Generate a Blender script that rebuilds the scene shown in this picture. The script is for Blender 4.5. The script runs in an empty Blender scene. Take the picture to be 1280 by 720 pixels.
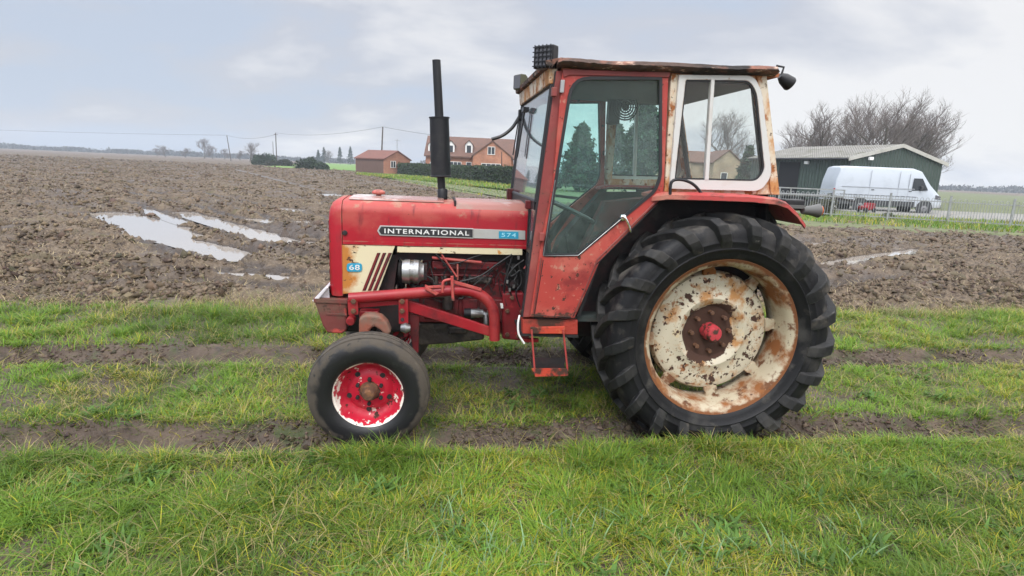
import bpy, bmesh, math, random
import numpy as np
from math import sin, cos, tan, pi, radians, sqrt, atan2
from mathutils import Vector, Matrix, Quaternion

random.seed(7)
RNG = np.random.default_rng(11)
SC = bpy.context.scene
COL = SC.collection

# ------------------------------------------------------------------ measured camera
F, PIT, ROLL, CH = 721.0, radians(11.7), radians(2.5), 1.62
YAW = radians(7.5); OX, OY = 1.225, 4.21          # tractor base point and heading
CY, SY = cos(YAW), sin(YAW)

def ray(px, py):
    dx, dy = px - 640, py - 360
    c, s = cos(ROLL), sin(ROLL)
    X = dx * c + dy * s; Yd = -dx * s + dy * c
    return X, F * cos(PIT) - Yd * sin(PIT), -F * sin(PIT) - Yd * cos(PIT)
def G(px, py, z=0.0):                              # photo pixel -> ground point
    x, y, v = ray(px, py); t = (z - CH) / v
    return x * t, y * t
def AY(px, py, Y):                                 # photo pixel -> point at distance Y
    x, y, v = ray(px, py); t = Y / y
    return Vector((x * t, Y, CH + v * t))
def L(px, py, yl):                                 # photo pixel -> tractor (x, z) in the plane y = yl
    x, y, v = ray(px, py)
    t = (yl - OX * SY + OY * CY) / (-x * SY + y * CY)
    X, Y = x * t - OX, y * t - OY
    return (X * CY + Y * SY, CH + v * t)
def to_local(X, Y):
    dx, dy = X - OX, Y - OY
    return dx * CY + dy * SY, -dx * SY + dy * CY
def to_world(u, v):
    return OX + u * CY - v * SY, OY + u * SY + v * CY

# ------------------------------------------------------------------ mesh builder
class MB:
    def __init__(s): s.v = []; s.f = []; s.cuts = []
    def add(s, vs, fs):
        s.cuts.append((len(s.v), len(s.f)))
        o = len(s.v); s.v += [tuple(p) for p in vs]; s.f += [tuple(i + o for i in f) for f in fs]; return s
    def box(s, c, d, rot=None):
        x, y, z = d[0] / 2, d[1] / 2, d[2] / 2
        vs = [Vector((a * x, b * y, e * z)) for a in (-1, 1) for b in (-1, 1) for e in (-1, 1)]
        if rot is not None: vs = [rot @ p for p in vs]
        vs = [p + Vector(c) for p in vs]
        return s.add(vs, [(0, 1, 3, 2), (4, 6, 7, 5), (0, 4, 5, 1), (2, 3, 7, 6), (0, 2, 6, 4), (1, 5, 7, 3)])
    def span(s, x0, x1, y0, y1, z0, z1):
        return s.box(((x0 + x1) / 2, (y0 + y1) / 2, (z0 + z1) / 2), (abs(x1 - x0), abs(y1 - y0), abs(z1 - z0)))
    def prism(s, poly, y0, y1):                    # poly in (x, z), extruded along y
        a = sum(poly[i][0] * poly[(i + 1) % len(poly)][1] - poly[(i + 1) % len(poly)][0] * poly[i][1] for i in range(len(poly)))
        if a < 0: poly = poly[::-1]
        n = len(poly)
        vs = [(p[0], y0, p[1]) for p in poly] + [(p[0], y1, p[1]) for p in poly]
        fs = [tuple(range(n)), tuple(range(2 * n - 1, n - 1, -1))]
        fs += [(i, i + n, (i + 1) % n + n, (i + 1) % n) for i in range(n)]
        return s.add(vs, fs)
    def loft(s, secs, cap=True, closed=True):      # list of equal-length point loops
        n = len(secs[0]); vs = [p for q in secs for p in q]; fs = []
        m = n if closed else n - 1
        for k in range(len(secs) - 1):
            for i in range(m):
                j = (i + 1) % n
                fs.append((k * n + i, k * n + j, (k + 1) * n + j, (k + 1) * n + i))
        if cap:
            fs.append(tuple(range(n - 1, -1, -1))); fs.append(tuple(range((len(secs) - 1) * n, len(secs) * n)))
        return s.add(vs, fs)
    def tube(s, path, r, n=8, cap=True):
        path = [Vector(p) for p in path]
        rs = r if isinstance(r, (list, tuple)) else [r] * len(path)
        secs = []; prev = None
        for i, p in enumerate(path):
            t = (path[min(i + 1, len(path) - 1)] - path[max(i - 1, 0)])
            if t.length < 1e-9: t = Vector((0, 0, 1))
            t.normalize()
            if prev is None:
                a = t.cross(Vector((0, 0, 1)) if abs(t.z) < .9 else Vector((1, 0, 0)))
            else:
                a = prev - t * prev.dot(t)
            a.normalize(); prev = a; b = t.cross(a)
            secs.append([p + (a * cos(2 * pi * k / n) + b * sin(2 * pi * k / n)) * rs[i] for k in range(n)])
        return s.loft(secs, cap)
    def lathe(s, prof, c=(0, 0, 0), axis='y', n=32, cap=True, rot=None):   # prof: (along axis, radius)
        secs = []
        for (h, r) in prof:
            q = []
            for k in range(n):
                a = 2 * pi * k / n
                p = {'y': Vector((r * cos(a), h, r * sin(a))), 'x': Vector((h, r * sin(a), r * cos(a))), 'z': Vector((r * cos(a), r * sin(a), h))}[axis]
                if rot is not None: p = rot @ p
                q.append(p + Vector(c))
            secs.append(q)
        return s.loft(secs, cap)
    def each(s, name, mat, parent=None, smooth=False, bevel=0):      # every added shape becomes an object of its own
        out = []; ends = s.cuts[1:] + [(len(s.v), len(s.f))]
        for (v0, f0), (v1, f1) in zip(s.cuts, ends):
            if v1 > v0: out.append(MB().add(s.v[v0:v1], [tuple(i - v0 for i in f) for f in s.f[f0:f1]]).build(name, mat, parent, smooth, bevel))
        return out
    def mirror(s):
        m = MB(); m.v = [(p[0], -p[1], p[2]) for p in s.v]; m.f = [f[::-1] for f in s.f]; return m
    def build(s, name, mat, parent=None, smooth=False, bevel=0, seg=2, fix=True):
        me = bpy.data.meshes.new(name)
        me.from_pydata(s.v, [], s.f)
        if fix:
            bm = bmesh.new(); bm.from_mesh(me); bmesh.ops.recalc_face_normals(bm, faces=bm.faces); bm.to_mesh(me); bm.free()
        return link(name, me, mat, parent, smooth, bevel, seg)

def link(name, me, mat, parent=None, smooth=False, bevel=0, seg=2):
    me.materials.append(mat)
    if smooth:
        me.polygons.foreach_set('use_smooth', [True] * len(me.polygons))
        try: me.set_sharp_from_angle(angle=radians(38))
        except Exception: pass
    o = bpy.data.objects.new(name, me); COL.objects.link(o)
    if parent: o.parent = parent
    if bevel:
        b = o.modifiers.new('bevel', 'BEVEL'); b.width = bevel; b.segments = seg; b.limit_method = 'ANGLE'; b.angle_limit = radians(35)
    return o
def holed(name, outer, holes, y0, y1, mat, parent=None, bevel=0):     # plate in xz with openings
    bm = bmesh.new(); es = []
    for loop in [outer] + holes:
        vs = [bm.verts.new((p[0], y0, p[1])) for p in loop]
        es += [bm.edges.new((vs[i], vs[(i + 1) % len(vs)])) for i in range(len(vs))]
    r = bmesh.ops.triangle_fill(bm, use_beauty=True, use_dissolve=False, edges=es)
    fs = [g for g in r['geom'] if isinstance(g, bmesh.types.BMFace)]
    ex = bmesh.ops.extrude_face_region(bm, geom=fs, use_keep_orig=True)
    for g in ex['geom']:
        if isinstance(g, bmesh.types.BMVert): g.co.y += y1 - y0
    bmesh.ops.recalc_face_normals(bm, faces=bm.faces)
    me = bpy.data.meshes.new(name); bm.to_mesh(me); bm.free()
    return link(name, me, mat, parent, False, bevel)
def ringplate(name, a, b, y0, y1, mat, parent=None, bevel=0):    # frame between two outlines of equal point count
    n = len(a); vs = [(p[0], y, p[1]) for y in (y0, y1) for q in (a, b) for p in q]; fs = []
    for i in range(n):
        j = (i + 1) % n
        fs += [(i, j, n + j, n + i), (2 * n + i, 3 * n + i, 3 * n + j, 2 * n + j), (i, 2 * n + i, 2 * n + j, j), (n + i, n + j, 3 * n + j, 3 * n + i)]
    return MB().add(vs, fs).build(name, mat, parent, False, bevel)
def mirrored(o, parent=None):                      # far-side twin of a part
    me = o.data.copy(); me.transform(Matrix.Diagonal((1, -1, 1, 1))); me.flip_normals()
    c = bpy.data.objects.new(o.name.split('.')[0], me); COL.objects.link(c)
    c.parent = parent or o.parent
    for m in o.modifiers:
        b = c.modifiers.new(m.name, m.type); b.width = m.width; b.segments = m.segments; b.limit_method = 'ANGLE'; b.angle_limit = m.angle_limit
    return c
def empty(name, loc=(0, 0, 0), rz=0, parent=None):
    o = bpy.data.objects.new(name, None); COL.objects.link(o); o.location = loc; o.rotation_euler = (0, 0, rz); o.empty_display_size = .2
    if parent: o.parent = parent
    return o
def tag(o, label=None, cat=None, group=None, kind=None):
    if label: o['label'] = label
    if cat: o['category'] = cat
    if group: o['group'] = group
    if kind: o['kind'] = kind
    return o
def kids(o): return [c for c in bpy.data.objects if c.parent == o]
def copy_tree(o, parent=None):
    c = o.copy(); COL.objects.link(c); c.parent = parent
    for ch in kids(o): copy_tree(ch, c)
    return c
def roundpoly(pts, rad, n=5):
    out = []; m = len(pts)
    rs = rad if isinstance(rad, (list, tuple)) else [rad] * m
    for i in range(m):
        p0, p, p1 = Vector(pts[i - 1]), Vector(pts[i]), Vector(pts[(i + 1) % m])
        a, b = (p0 - p), (p1 - p); r = min(rs[i], a.length * .45, b.length * .45)
        if r < 1e-5: out.append(tuple(p)); continue
        q0, q1 = p + a.normalized() * r, p + b.normalized() * r
        for k in range(n + 1):
            t = k / n; out.append(tuple(q0 * (1 - t) ** 2 + p * 2 * t * (1 - t) + q1 * t * t))
    return out
def inset(poly, d):
    n = len(poly); a = sum(poly[i][0] * poly[(i + 1) % n][1] - poly[(i + 1) % n][0] * poly[i][1] for i in range(n))
    sgn = 1 if a > 0 else -1; out = []
    for i in range(n):
        p0, p, p1 = Vector(poly[i - 1]), Vector(poly[i]), Vector(poly[(i + 1) % n])
        t = (p1 - p0)
        if t.length < 1e-9: out.append(tuple(p)); continue
        t.normalize(); nn = Vector((-t.y, t.x)) * sgn; out.append(tuple(p + nn * d))
    return out
def smooth(pts, k=6):
    pts = [Vector(p) for p in pts]; out = []
    for i in range(len(pts) - 1):
        p0, p1, p2, p3 = pts[max(i - 1, 0)], pts[i], pts[i + 1], pts[min(i + 2, len(pts) - 1)]
        for j in range(k):
            t = j / k
            out.append(.5 * (2 * p1 + (p2 - p0) * t + (2 * p0 - 5 * p1 + 4 * p2 - p3) * t * t + (3 * p1 - p0 - 3 * p2 + p3) * t ** 3))
    return out + [pts[-1]]

# ------------------------------------------------------------------ materials
def mat(name, base, layers=(), rough=.5, metal=0, bump=0, bump_scale=60, rough_var=0, spec=.38, var=0, var_scale=4, edge=None):
    """principled surface; each layer is another paint/rust/dirt colour broken up by noise:
    (colour, scale, lo, hi, options) with options stretch=(x,y,z), grad=('x'|'y'|'z'|'rad', a, b, weight, centre), rough"""
    m = bpy.data.materials.new(name); m.use_nodes = True
    nt = m.node_tree; N = nt.nodes; K = nt.links
    bs = N['Principled BSDF']; bs.inputs['Roughness'].default_value = rough; bs.inputs['Metallic'].default_value = metal
    bs.inputs['Specular IOR Level'].default_value = spec
    tc = N.new('ShaderNodeTexCoord')
    col = N.new('ShaderNodeRGB'); col.outputs[0].default_value = (*base, 1); cur = col.outputs[0]
    rcur = None
    if var:
        nz = N.new('ShaderNodeTexNoise'); nz.inputs['Scale'].default_value = var_scale; nz.inputs['Detail'].default_value = 6
        K.new(tc.outputs['Object'], nz.inputs['Vector'])
        mr = N.new('ShaderNodeMapRange'); mr.inputs[1].default_value = .3; mr.inputs[2].default_value = .7
        mr.inputs[3].default_value = 1 - var; mr.inputs[4].default_value = 1 + var
        K.new(nz.outputs['Fac'], mr.inputs[0])
        hv = N.new('ShaderNodeHueSaturation'); K.new(cur, hv.inputs['Color']); K.new(mr.outputs[0], hv.inputs['Value']); cur = hv.outputs[0]
    for li, (c, sc, lo, hi, *op) in enumerate(layers):
        op = op[0] if op else {}
        mp = N.new('ShaderNodeMapping'); mp.inputs['Scale'].default_value = op.get('stretch', (1, 1, 1)); mp.inputs['Location'].default_value = (li * 3.7, li * 1.3, li * 2.1)
        K.new(tc.outputs['Object'], mp.inputs[0])
        nz = N.new('ShaderNodeTexNoise'); nz.inputs['Scale'].default_value = sc; nz.inputs['Detail'].default_value = op.get('detail', 8); nz.inputs['Roughness'].default_value = op.get('nrough', .62)
        K.new(mp.outputs[0], nz.inputs['Vector']); fac = nz.outputs['Fac']
        if 'grad' in op:
            g = op['grad']; ctr = g[4] if len(g) > 4 else (0, 0, 0)
            sub = N.new('ShaderNodeVectorMath'); sub.operation = 'SUBTRACT'; sub.inputs[1].default_value = ctr
            K.new(tc.outputs['Object'], sub.inputs[0])
            if g[0] == 'rad':
                ml = N.new('ShaderNodeVectorMath'); ml.operation = 'MULTIPLY'; ml.inputs[1].default_value = (1, 0, 1)
                K.new(sub.outputs[0], ml.inputs[0])
                ln = N.new('ShaderNodeVectorMath'); ln.operation = 'LENGTH'; K.new(ml.outputs[0], ln.inputs[0]); src = ln.outputs['Value']
            else:
                sp = N.new('ShaderNodeSeparateXYZ'); K.new(sub.outputs[0], sp.inputs[0]); src = sp.outputs['xyz'.index(g[0])]
            mr = N.new('ShaderNodeMapRange'); mr.inputs[1].default_value = g[1]; mr.inputs[2].default_value = g[2]; mr.inputs[3].default_value = 0; mr.inputs[4].default_value = g[3]
            K.new(src, mr.inputs[0])
            ad = N.new('ShaderNodeMath'); ad.operation = 'ADD'; K.new(fac, ad.inputs[0]); K.new(mr.outputs[0], ad.inputs[1]); fac = ad.outputs[0]
        mr = N.new('ShaderNodeMapRange'); mr.inputs[1].default_value = lo; mr.inputs[2].default_value = hi
        K.new(fac, mr.inputs[0])
        mx = N.new('ShaderNodeMix'); mx.data_type = 'RGBA'; K.new(mr.outputs[0], mx.inputs[0]); K.new(cur, mx.inputs[6]); mx.inputs[7].default_value = (*c, 1); cur = mx.outputs[2]
        if 'rough' in op:
            rm = N.new('ShaderNodeMix'); K.new(mr.outputs[0], rm.inputs[0])
            if rcur is None: rm.inputs[2].default_value = rough
            else: K.new(rcur, rm.inputs[2])
            rm.inputs[3].default_value = op['rough']; rcur = rm.outputs[0]
    if edge:                                       # paint worn through along the real edges of the metal
        ec, er, es_ = edge
        bv = N.new('ShaderNodeBevel'); bv.samples = 4; bv.inputs['Radius'].default_value = er
        ge = N.new('ShaderNodeNewGeometry'); dt = N.new('ShaderNodeVectorMath'); dt.operation = 'DOT_PRODUCT'; K.new(bv.outputs[0], dt.inputs[0]); K.new(ge.outputs['Normal'], dt.inputs[1])
        e1 = N.new('ShaderNodeMapRange'); e1.inputs[1].default_value = .995; e1.inputs[2].default_value = .80; e1.inputs[4].default_value = es_; K.new(dt.outputs['Value'], e1.inputs[0])
        nz = N.new('ShaderNodeTexNoise'); nz.inputs['Scale'].default_value = 22; nz.inputs['Detail'].default_value = 8; K.new(tc.outputs['Object'], nz.inputs['Vector'])
        ad = N.new('ShaderNodeMath'); ad.operation = 'ADD'; K.new(e1.outputs[0], ad.inputs[0]); K.new(nz.outputs['Fac'], ad.inputs[1])
        e2 = N.new('ShaderNodeMapRange'); e2.inputs[1].default_value = .70; e2.inputs[2].default_value = .76; K.new(ad.outputs[0], e2.inputs[0])
        mx = N.new('ShaderNodeMix'); mx.data_type = 'RGBA'; K.new(e2.outputs[0], mx.inputs[0]); K.new(cur, mx.inputs[6]); mx.inputs[7].default_value = (*ec, 1); cur = mx.outputs[2]
    K.new(cur, bs.inputs['Base Color'])
    if rcur is not None: K.new(rcur, bs.inputs['Roughness'])
    if bump:
        nz = N.new('ShaderNodeTexNoise'); nz.inputs['Scale'].default_value = bump_scale; nz.inputs['Detail'].default_value = 5
        K.new(tc.outputs['Object'], nz.inputs['Vector'])
        bp = N.new('ShaderNodeBump'); bp.inputs['Strength'].default_value = bump; bp.inputs['Distance'].default_value = .02
        K.new(nz.outputs['Fac'], bp.inputs['Height']); K.new(bp.outputs[0], bs.inputs['Normal'])
    return m

def glass(name, tint, dust=.06, dustcol=(.35, .37, .34), grad=None, refl=.55):
    m = bpy.data.materials.new(name); m.use_nodes = True; nt = m.node_tree; N = nt.nodes; K = nt.links
    N.remove(N['Principled BSDF']); out = N['Material Output']
    tr = N.new('ShaderNodeBsdfTransparent'); tr.inputs[0].default_value = (*tint, 1)
    gl = N.new('ShaderNodeBsdfGlossy'); gl.inputs['Roughness'].default_value = .02
    lw = N.new('ShaderNodeLayerWeight'); lw.inputs['Blend'].default_value = .5
    pw = N.new('ShaderNodeMath'); pw.operation = 'POWER'; pw.inputs[1].default_value = 5; K.new(lw.outputs['Facing'], pw.inputs[0])
    fr = N.new('ShaderNodeMath'); fr.operation = 'MULTIPLY_ADD'; fr.inputs[1].default_value = .96; fr.inputs[2].default_value = .04; K.new(pw.outputs[0], fr.inputs[0])
    ml = N.new('ShaderNodeMath'); ml.operation = 'MULTIPLY'; ml.inputs[1].default_value = refl; K.new(fr.outputs[0], ml.inputs[0])
    mx = N.new('ShaderNodeMixShader'); K.new(ml.outputs[0], mx.inputs[0]); K.new(tr.outputs[0], mx.inputs[1]); K.new(gl.outputs[0], mx.inputs[2])
    df = N.new('ShaderNodeBsdfDiffuse'); df.inputs[0].default_value = (*dustcol, 1)
    tc = N.new('ShaderNodeTexCoord'); nz = N.new('ShaderNodeTexNoise'); nz.inputs['Scale'].default_value = 9; nz.inputs['Detail'].default_value = 9; nz.inputs['Roughness'].default_value = .75
    K.new(tc.outputs['Object'], nz.inputs['Vector'])
    mr = N.new('ShaderNodeMapRange'); mr.inputs[1].default_value = .35; mr.inputs[2].default_value = .75; mr.inputs[3].default_value = dust * .3; mr.inputs[4].default_value = dust * 2
    K.new(nz.outputs['Fac'], mr.inputs[0]); f = mr.outputs[0]
    if grad:
        sp = N.new('ShaderNodeSeparateXYZ'); K.new(tc.outputs['Object'], sp.inputs[0])
        g = N.new('ShaderNodeMapRange'); g.inputs[1].default_value = grad[0]; g.inputs[2].default_value = grad[1]; g.inputs[3].default_value = 1; g.inputs[4].default_value = grad[2]
        K.new(sp.outputs[2], g.inputs[0])
        mm = N.new('ShaderNodeMath'); mm.operation = 'MULTIPLY'; K.new(f, mm.inputs[0]); K.new(g.outputs[0], mm.inputs[1]); f = mm.outputs[0]
    m2 = N.new('ShaderNodeMixShader'); K.new(f, m2.inputs[0]); K.new(mx.outputs[0], m2.inputs[1]); K.new(df.outputs[0], m2.inputs[2])
    K.new(m2.outputs[0], out.inputs[0])
    return m

RUST = (.16, .06, .022); DRUST = (.055, .026, .017); ORUST = (.42, .16, .03); MUD = (.105, .082, .06)
M = {}
M['red'] = mat('red_paint', (.27, .009, .016), [((.31, .045, .038), 3.2, .46, .75, dict(rough=.6)), ((.13, .010, .014), 5, .54, .70),
        (DRUST, 42, .70, .74, dict(rough=.8)), ((.30, .16, .12), 60, .66, .8)], rough=.38, bump=.05, var=.12, edge=((.20, .06, .04), .008, .32))
M['bonnet'] = mat('bonnet_paint', (.32, .008, .017), [((.37, .058, .046), 3, .62, .84, dict(stretch=(1, 1, 1.5), grad=('z', 1.17, 1.36, .36), rough=.55)), ((.15, .018, .02), 7, .56, .70, dict(stretch=(2.5, 1, .5))), ((.34, .16, .11), 9, .86, .93, dict(grad=('z', 1.2, 1.38, .34), rough=.7)),
        ((.26, .018, .022), 5, .62, .80), ((.12, .025, .025), 14, .70, .8, dict(stretch=(1, 1, .4))), (DRUST, 40, .66, .69, dict(rough=.8))], rough=.34, bump=.14, bump_scale=7, var=.1, edge=((.30, .12, .08), .008, .25))
M['bonnettop'] = mat('bonnet_top_faded_paint_and_sheen', (.30, .12, .095), [((.26, .18, .14), 5, .5, .7), ((.55, .5, .47), 4, .62, .85, dict(grad=('x', -1.7, -2.3, .3)))], rough=.26, bump=.06)  # pale layer towards the front paints in a wet reflection; the rest is fading
M['cabred'] = mat('faded_cab_red_paint', (.36, .044, .034), [((.42, .105, .075), 3, .46, .66, dict(rough=.65)), ((.20, .022, .02), 5, .55, .68), ((.40, .17, .12), 22, .60, .66),
        (DRUST, 26, .61, .64, dict(rough=.85)), ((.07, .03, .02), 14, .86, .93, dict(grad=('z', .90, .74, .42), rough=.9))], rough=.5, bump=.16, bump_scale=8, var=.1, edge=((.10, .04, .025), .007, .30))
M['pillarred'] = mat('dull_pillar_red_paint', (.215, .04, .036), [((.29, .08, .062), 4, .5, .72), ((.16, .05, .035), 8, .55, .7), (DRUST, 26, .64, .68, dict(rough=.85))], rough=.55, bump=.06, var=.14, edge=((.07, .035, .025), .007, .32))
M['darkred'] = mat('greasy_engine_red_paint', (.13, .010, .013), [((.06, .012, .012), 5, .48, .66), ((.022, .015, .013), 11, .56, .66, dict(rough=.8)), ((.22, .022, .022), 6, .60, .75)], rough=.5, bump=.18, bump_scale=26, var=.2)
M['cream'] = mat('cream_paint', (.62, .545, .36), [(ORUST, 7, .66, .86, dict(grad=('x', -2.20, -2.39, .50), rough=.8)), (DRUST, 9, .615, .63, dict(stretch=(1, 1, 1.6))), ((.50, .22, .05), 20, .62, .68), (DRUST, 12, 1.0, 1.05, dict(grad=('x', -2.33, -2.40, .38), rough=.9)),
        (DRUST, 55, .745, .77)], rough=.45, bump=.04, edge=((.14, .06, .025), .006, .34))
M['cabcream'] = mat('rusty_cab_cream_paint', (.60, .52, .40), [((.46, .22, .08), 8, .47, .60, dict(rough=.8, stretch=(1, 1, .6))), ((.30, .11, .035), 15, .53, .60, dict(rough=.9, stretch=(1, 1, .6))), (DRUST, 34, .60, .64, dict(rough=.9))], rough=.5, bump=.08, edge=((.20, .075, .025), .010, .38))
M['white'] = mat('white_window_frame_paint', (.55, .545, .52), [((.5, .45, .4), 5, .55, .75), (RUST, 30, .73, .76)], rough=.45, edge=((.26, .13, .06), .008, .27))
M['fender'] = mat('worn_mudguard_red_paint', (.40, .055, .050), [((.42, .17, .12), 5, .5, .7, dict(rough=.7)), ((.10, .05, .04), 9, .56, .68, dict(rough=.85)), (DRUST, 30, .66, .7)], rough=.5, bump=.08, edge=((.09, .04, .03), .010, .30))
M['black'] = mat('black_paint', (.012, .012, .014), [((.05, .045, .04), 6, .55, .8)], rough=.42, bump=.04)
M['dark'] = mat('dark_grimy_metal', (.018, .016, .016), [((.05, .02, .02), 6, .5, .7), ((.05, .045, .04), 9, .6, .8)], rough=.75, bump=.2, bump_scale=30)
M['greasy'] = mat('greasy_dark_casting', (.030, .022, .018), [((.09, .07, .055), 8, .5, .7), ((.012, .01, .01), 14, .5, .6)], rough=.55, bump=.5, bump_scale=22)
M['roof'] = mat('rusty_peeling_roof_edge', (.075, .048, .037), [((.24, .10, .065), 6, .50, .60, dict(stretch=(.6, 1, 2))), ((.48, .33, .25), 16, .575, .63, dict(stretch=(.6, 1, 2))), ((.018, .015, .013), 6, .53, .60, dict(stretch=(.4, 1, 1)))], rough=.8, bump=.5, bump_scale=30)
M['roofrust'] = mat('rusty_orange_fascia', (.36, .12, .05), [((.55, .4, .25), 14, .57, .66), ((.12, .05, .03), 9, .55, .68), ((.3, .06, .04), 5, .55, .7)], rough=.75, bump=.1)
M['chrome'] = mat('chrome', (.8, .8, .8), rough=.14, metal=1)
M['alu'] = mat('cast_aluminium', (.36, .36, .355), [((.2, .19, .18), 20, .5, .7)], rough=.35, metal=.8)
M['silver'] = mat('silver_badge_strip', (.46, .46, .44), [((.42, .41, .38), 12, .5, .75)], rough=.35, metal=.35)
M['badgeblack'] = mat('black_badge_enamel', (.025, .025, .027), [((.09, .085, .08), 25, .55, .75)], rough=.4)
M['badgeblue'] = mat('blue_badge_enamel', (.025, .27, .42), rough=.35)
M['letter'] = mat('white_lettering', (.66, .66, .64), [((.40, .39, .37), 60, .54, .70)], rough=.4)
M['paleblue'] = mat('pale_blue_lettering', (.30, .62, .72), rough=.4)
M['rubber'] = mat('black_rubber', (.010, .010, .011), [((.05, .047, .043), 4, .5, .8, dict(rough=.8))], rough=.5, bump=.12, bump_scale=40)
M['cabrubber'] = mat('window_seal_rubber', (.02, .02, .022), rough=.5)
M['hose'] = mat('white_plastic_pipe', (.75, .74, .72), rough=.4)
M['glass_door'] = glass('tinted_door_glass', (.855, .982, .962), .030, (.30, .36, .33), grad=(1.62, 1.2, 2.2))
M['glass_side'] = glass('clear_side_glass', (.98, .996, .99), .018, grad=(1.75, 1.55, 2))
M['glass_wind'] = glass('windscreen_glass', (.93, .98, .975), .05, (.6, .65, .7), refl=1.2)
M['seat'] = mat('black_vinyl', (.02, .02, .021), rough=.55)
M['inner'] = mat('grey_cab_lining', (.11, .115, .118), [((.13, .13, .125), 3, .5, .7)], rough=.85)
M['innerlow'] = mat('dark_green_grey_cab_floor', (.035, .045, .042), [((.09, .05, .04), 4, .52, .7)], rough=.85)
M['rearcream'] = mat('chipped_wheel_cream_paint', (.50, .45, .34), [((.62, .42, .18), 5, .55, .72, dict(grad=('rad', .10, .30, -.12, (-.045, 0, .66)))), ((.38, .19, .07), 7, .52, .64, dict(rough=.8)), ((.24, .095, .035), 18, .56, .64, dict(rough=.9)), (DRUST, 26, .575, .60, dict(rough=.9)), (DRUST, 6.5, .585, .605, dict(rough=.9, detail=12)),
        (DRUST, 5.5, .80, .82, dict(detail=12, grad=('rad', .235, .11, .66, (-.045, 0, .66)), rough=.9))], rough=.45, bump=.06)
M['rearrim'] = mat('rusty_wheel_rim_cream', (.44, .38, .27), [((.22, .082, .024), 6, .45, .60, dict(rough=.85)), ((.13, .055, .025), 10, .55, .62, dict(rough=.9)), ((.155, .056, .018), 9, .72, .86, dict(grad=('rad', .450, .482, .42, (-.045, 0, .66)), rough=.9)), (DRUST, 28, .63, .68)], rough=.5, bump=.1, edge=((.20, .08, .03), .008, .38))
M['hubred'] = mat('chipped_hub_red', (.42, .04, .05), [(DRUST, 20, .5, .56), ((.5, .15, .13), 12, .58, .7)], rough=.55, bump=.1)
M['rustbolt'] = mat('rusty_bolt', (.10, .05, .03), [((.2, .09, .04), 30, .5, .65)], rough=.85, bump=.2)
M['frontrim'] = mat('chipped_red_white_rim', (.46, .010, .032), [((.52, .09, .10), 7, .54, .74), ((.80, .74, .66), 11, .74, .765, dict(detail=12, grad=('rad', .15, .205, .33, (-2.155, 0, .29)), rough=.5)), ((.70, .65, .57), 18, .60, .62),
        (DRUST, 15, .60, .615, dict(rough=.9)), (DRUST, 12, .83, .86, dict(grad=('rad', .085, .055, .4, (-2.155, 0, .29)), rough=.9))], rough=.38, bump=.06)
M['tyre'] = mat('worn_tractor_tyre_rubber', (.008, .008, .009), [((.050, .047, .043), 5, .52, .75, dict(rough=.85)), ((.10, .09, .077), 7, .60, .80, dict(grad=('rad', .60, .74, .15, (-.045, 0, .66)), rough=.9)), ((.010, .010, .011), 3.5, .6, .7, dict(rough=.35))], rough=.5, bump=.1, bump_scale=45, var=.2, spec=.22)
M['tread'] = mat('dusty_tread_rubber', (.011, .011, .011), [((.045, .042, .038), 6, .48, .70, dict(rough=.8)), ((.095, .080, .062), 8, .60, .76, dict(rough=.9)), ((.010, .010, .011), 5, .58, .66, dict(rough=.4))], rough=.6, bump=.15, bump_scale=40, spec=.3, edge=((.075, .07, .062), .012, .2))
M['fronttyre'] = mat('muddy_front_tyre_rubber', (.013, .013, .014), [((.070, .058, .045), 9, .70, .88, dict(grad=('rad', .265, .315, .38, (-2.155, 0, .30)), rough=.92)), ((.11, .09, .068), 16, .96, 1.1, dict(grad=('rad', .285, .33, .42, (-2.155, 0, .30)), rough=.95)), ((.02, .02, .02), 12, .6, .65)], rough=.42, bump=.1, bump_scale=50)
M['weight'] = mat('worn_front_weight_paint', (.15, .036, .03), [((.12, .065, .045), 5, .46, .6, dict(rough=.85)), ((.45, .07, .055), 8, .58, .64), (DRUST, 20, .6, .66)], rough=.7, bump=.2, bump_scale=25, edge=((.06, .04, .03), .012, .3))
M['tray'] = mat('pale_grey_tray_metal', (.62, .60, .62), [((.4, .3, .28), 9, .55, .75)], rough=.3)
M['lampglass'] = mat('lamp_lens', (.10, .10, .11), rough=.1)
M['amber'] = mat('amber_lens', (.55, .12, .03), rough=.25)
M['oldlamp'] = mat('olive_lamp_housing', (.07, .07, .04), rough=.55)
M['rustred'] = mat('rusty_red_step_paint', (.45, .05, .025), [(DRUST, 7, .52, .6, dict(rough=.9)), ((.5, .16, .06), 12, .58, .7)], rough=.6, bump=.15)
M['orange'] = mat('rusty_orange_axle', (.24, .075, .045), [((.16, .11, .08), 6, .42, .58, dict(rough=.9)), (DRUST, 12, .55, .65)], rough=.75, bump=.25, bump_scale=30)
M['sticker'] = mat('yellowed_sticker', (.62, .47, .22), [((.35, .2, .1), 20, .58, .7)], rough=.5)

# ------------------------------------------------------------------ TRACTOR
T = empty('tractor', (OX, OY, 0), YAW)
tag(T, 'old red and cream tractor with rusty cab standing on the muddy grass track', 'tractor')
def pp(px, y, y0=None, y1=None, rad=0):            # photo outline in the plane y -> prism
    poly = [L(a, b, y) for a, b in px]
    if rad: poly = roundpoly(poly, rad)
    return MB().prism(poly, y if y0 is None else y0, y + .02 if y1 is None else y1)
def V(px, py, y): x, z = L(px, py, y); return Vector((x, y, z))

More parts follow.
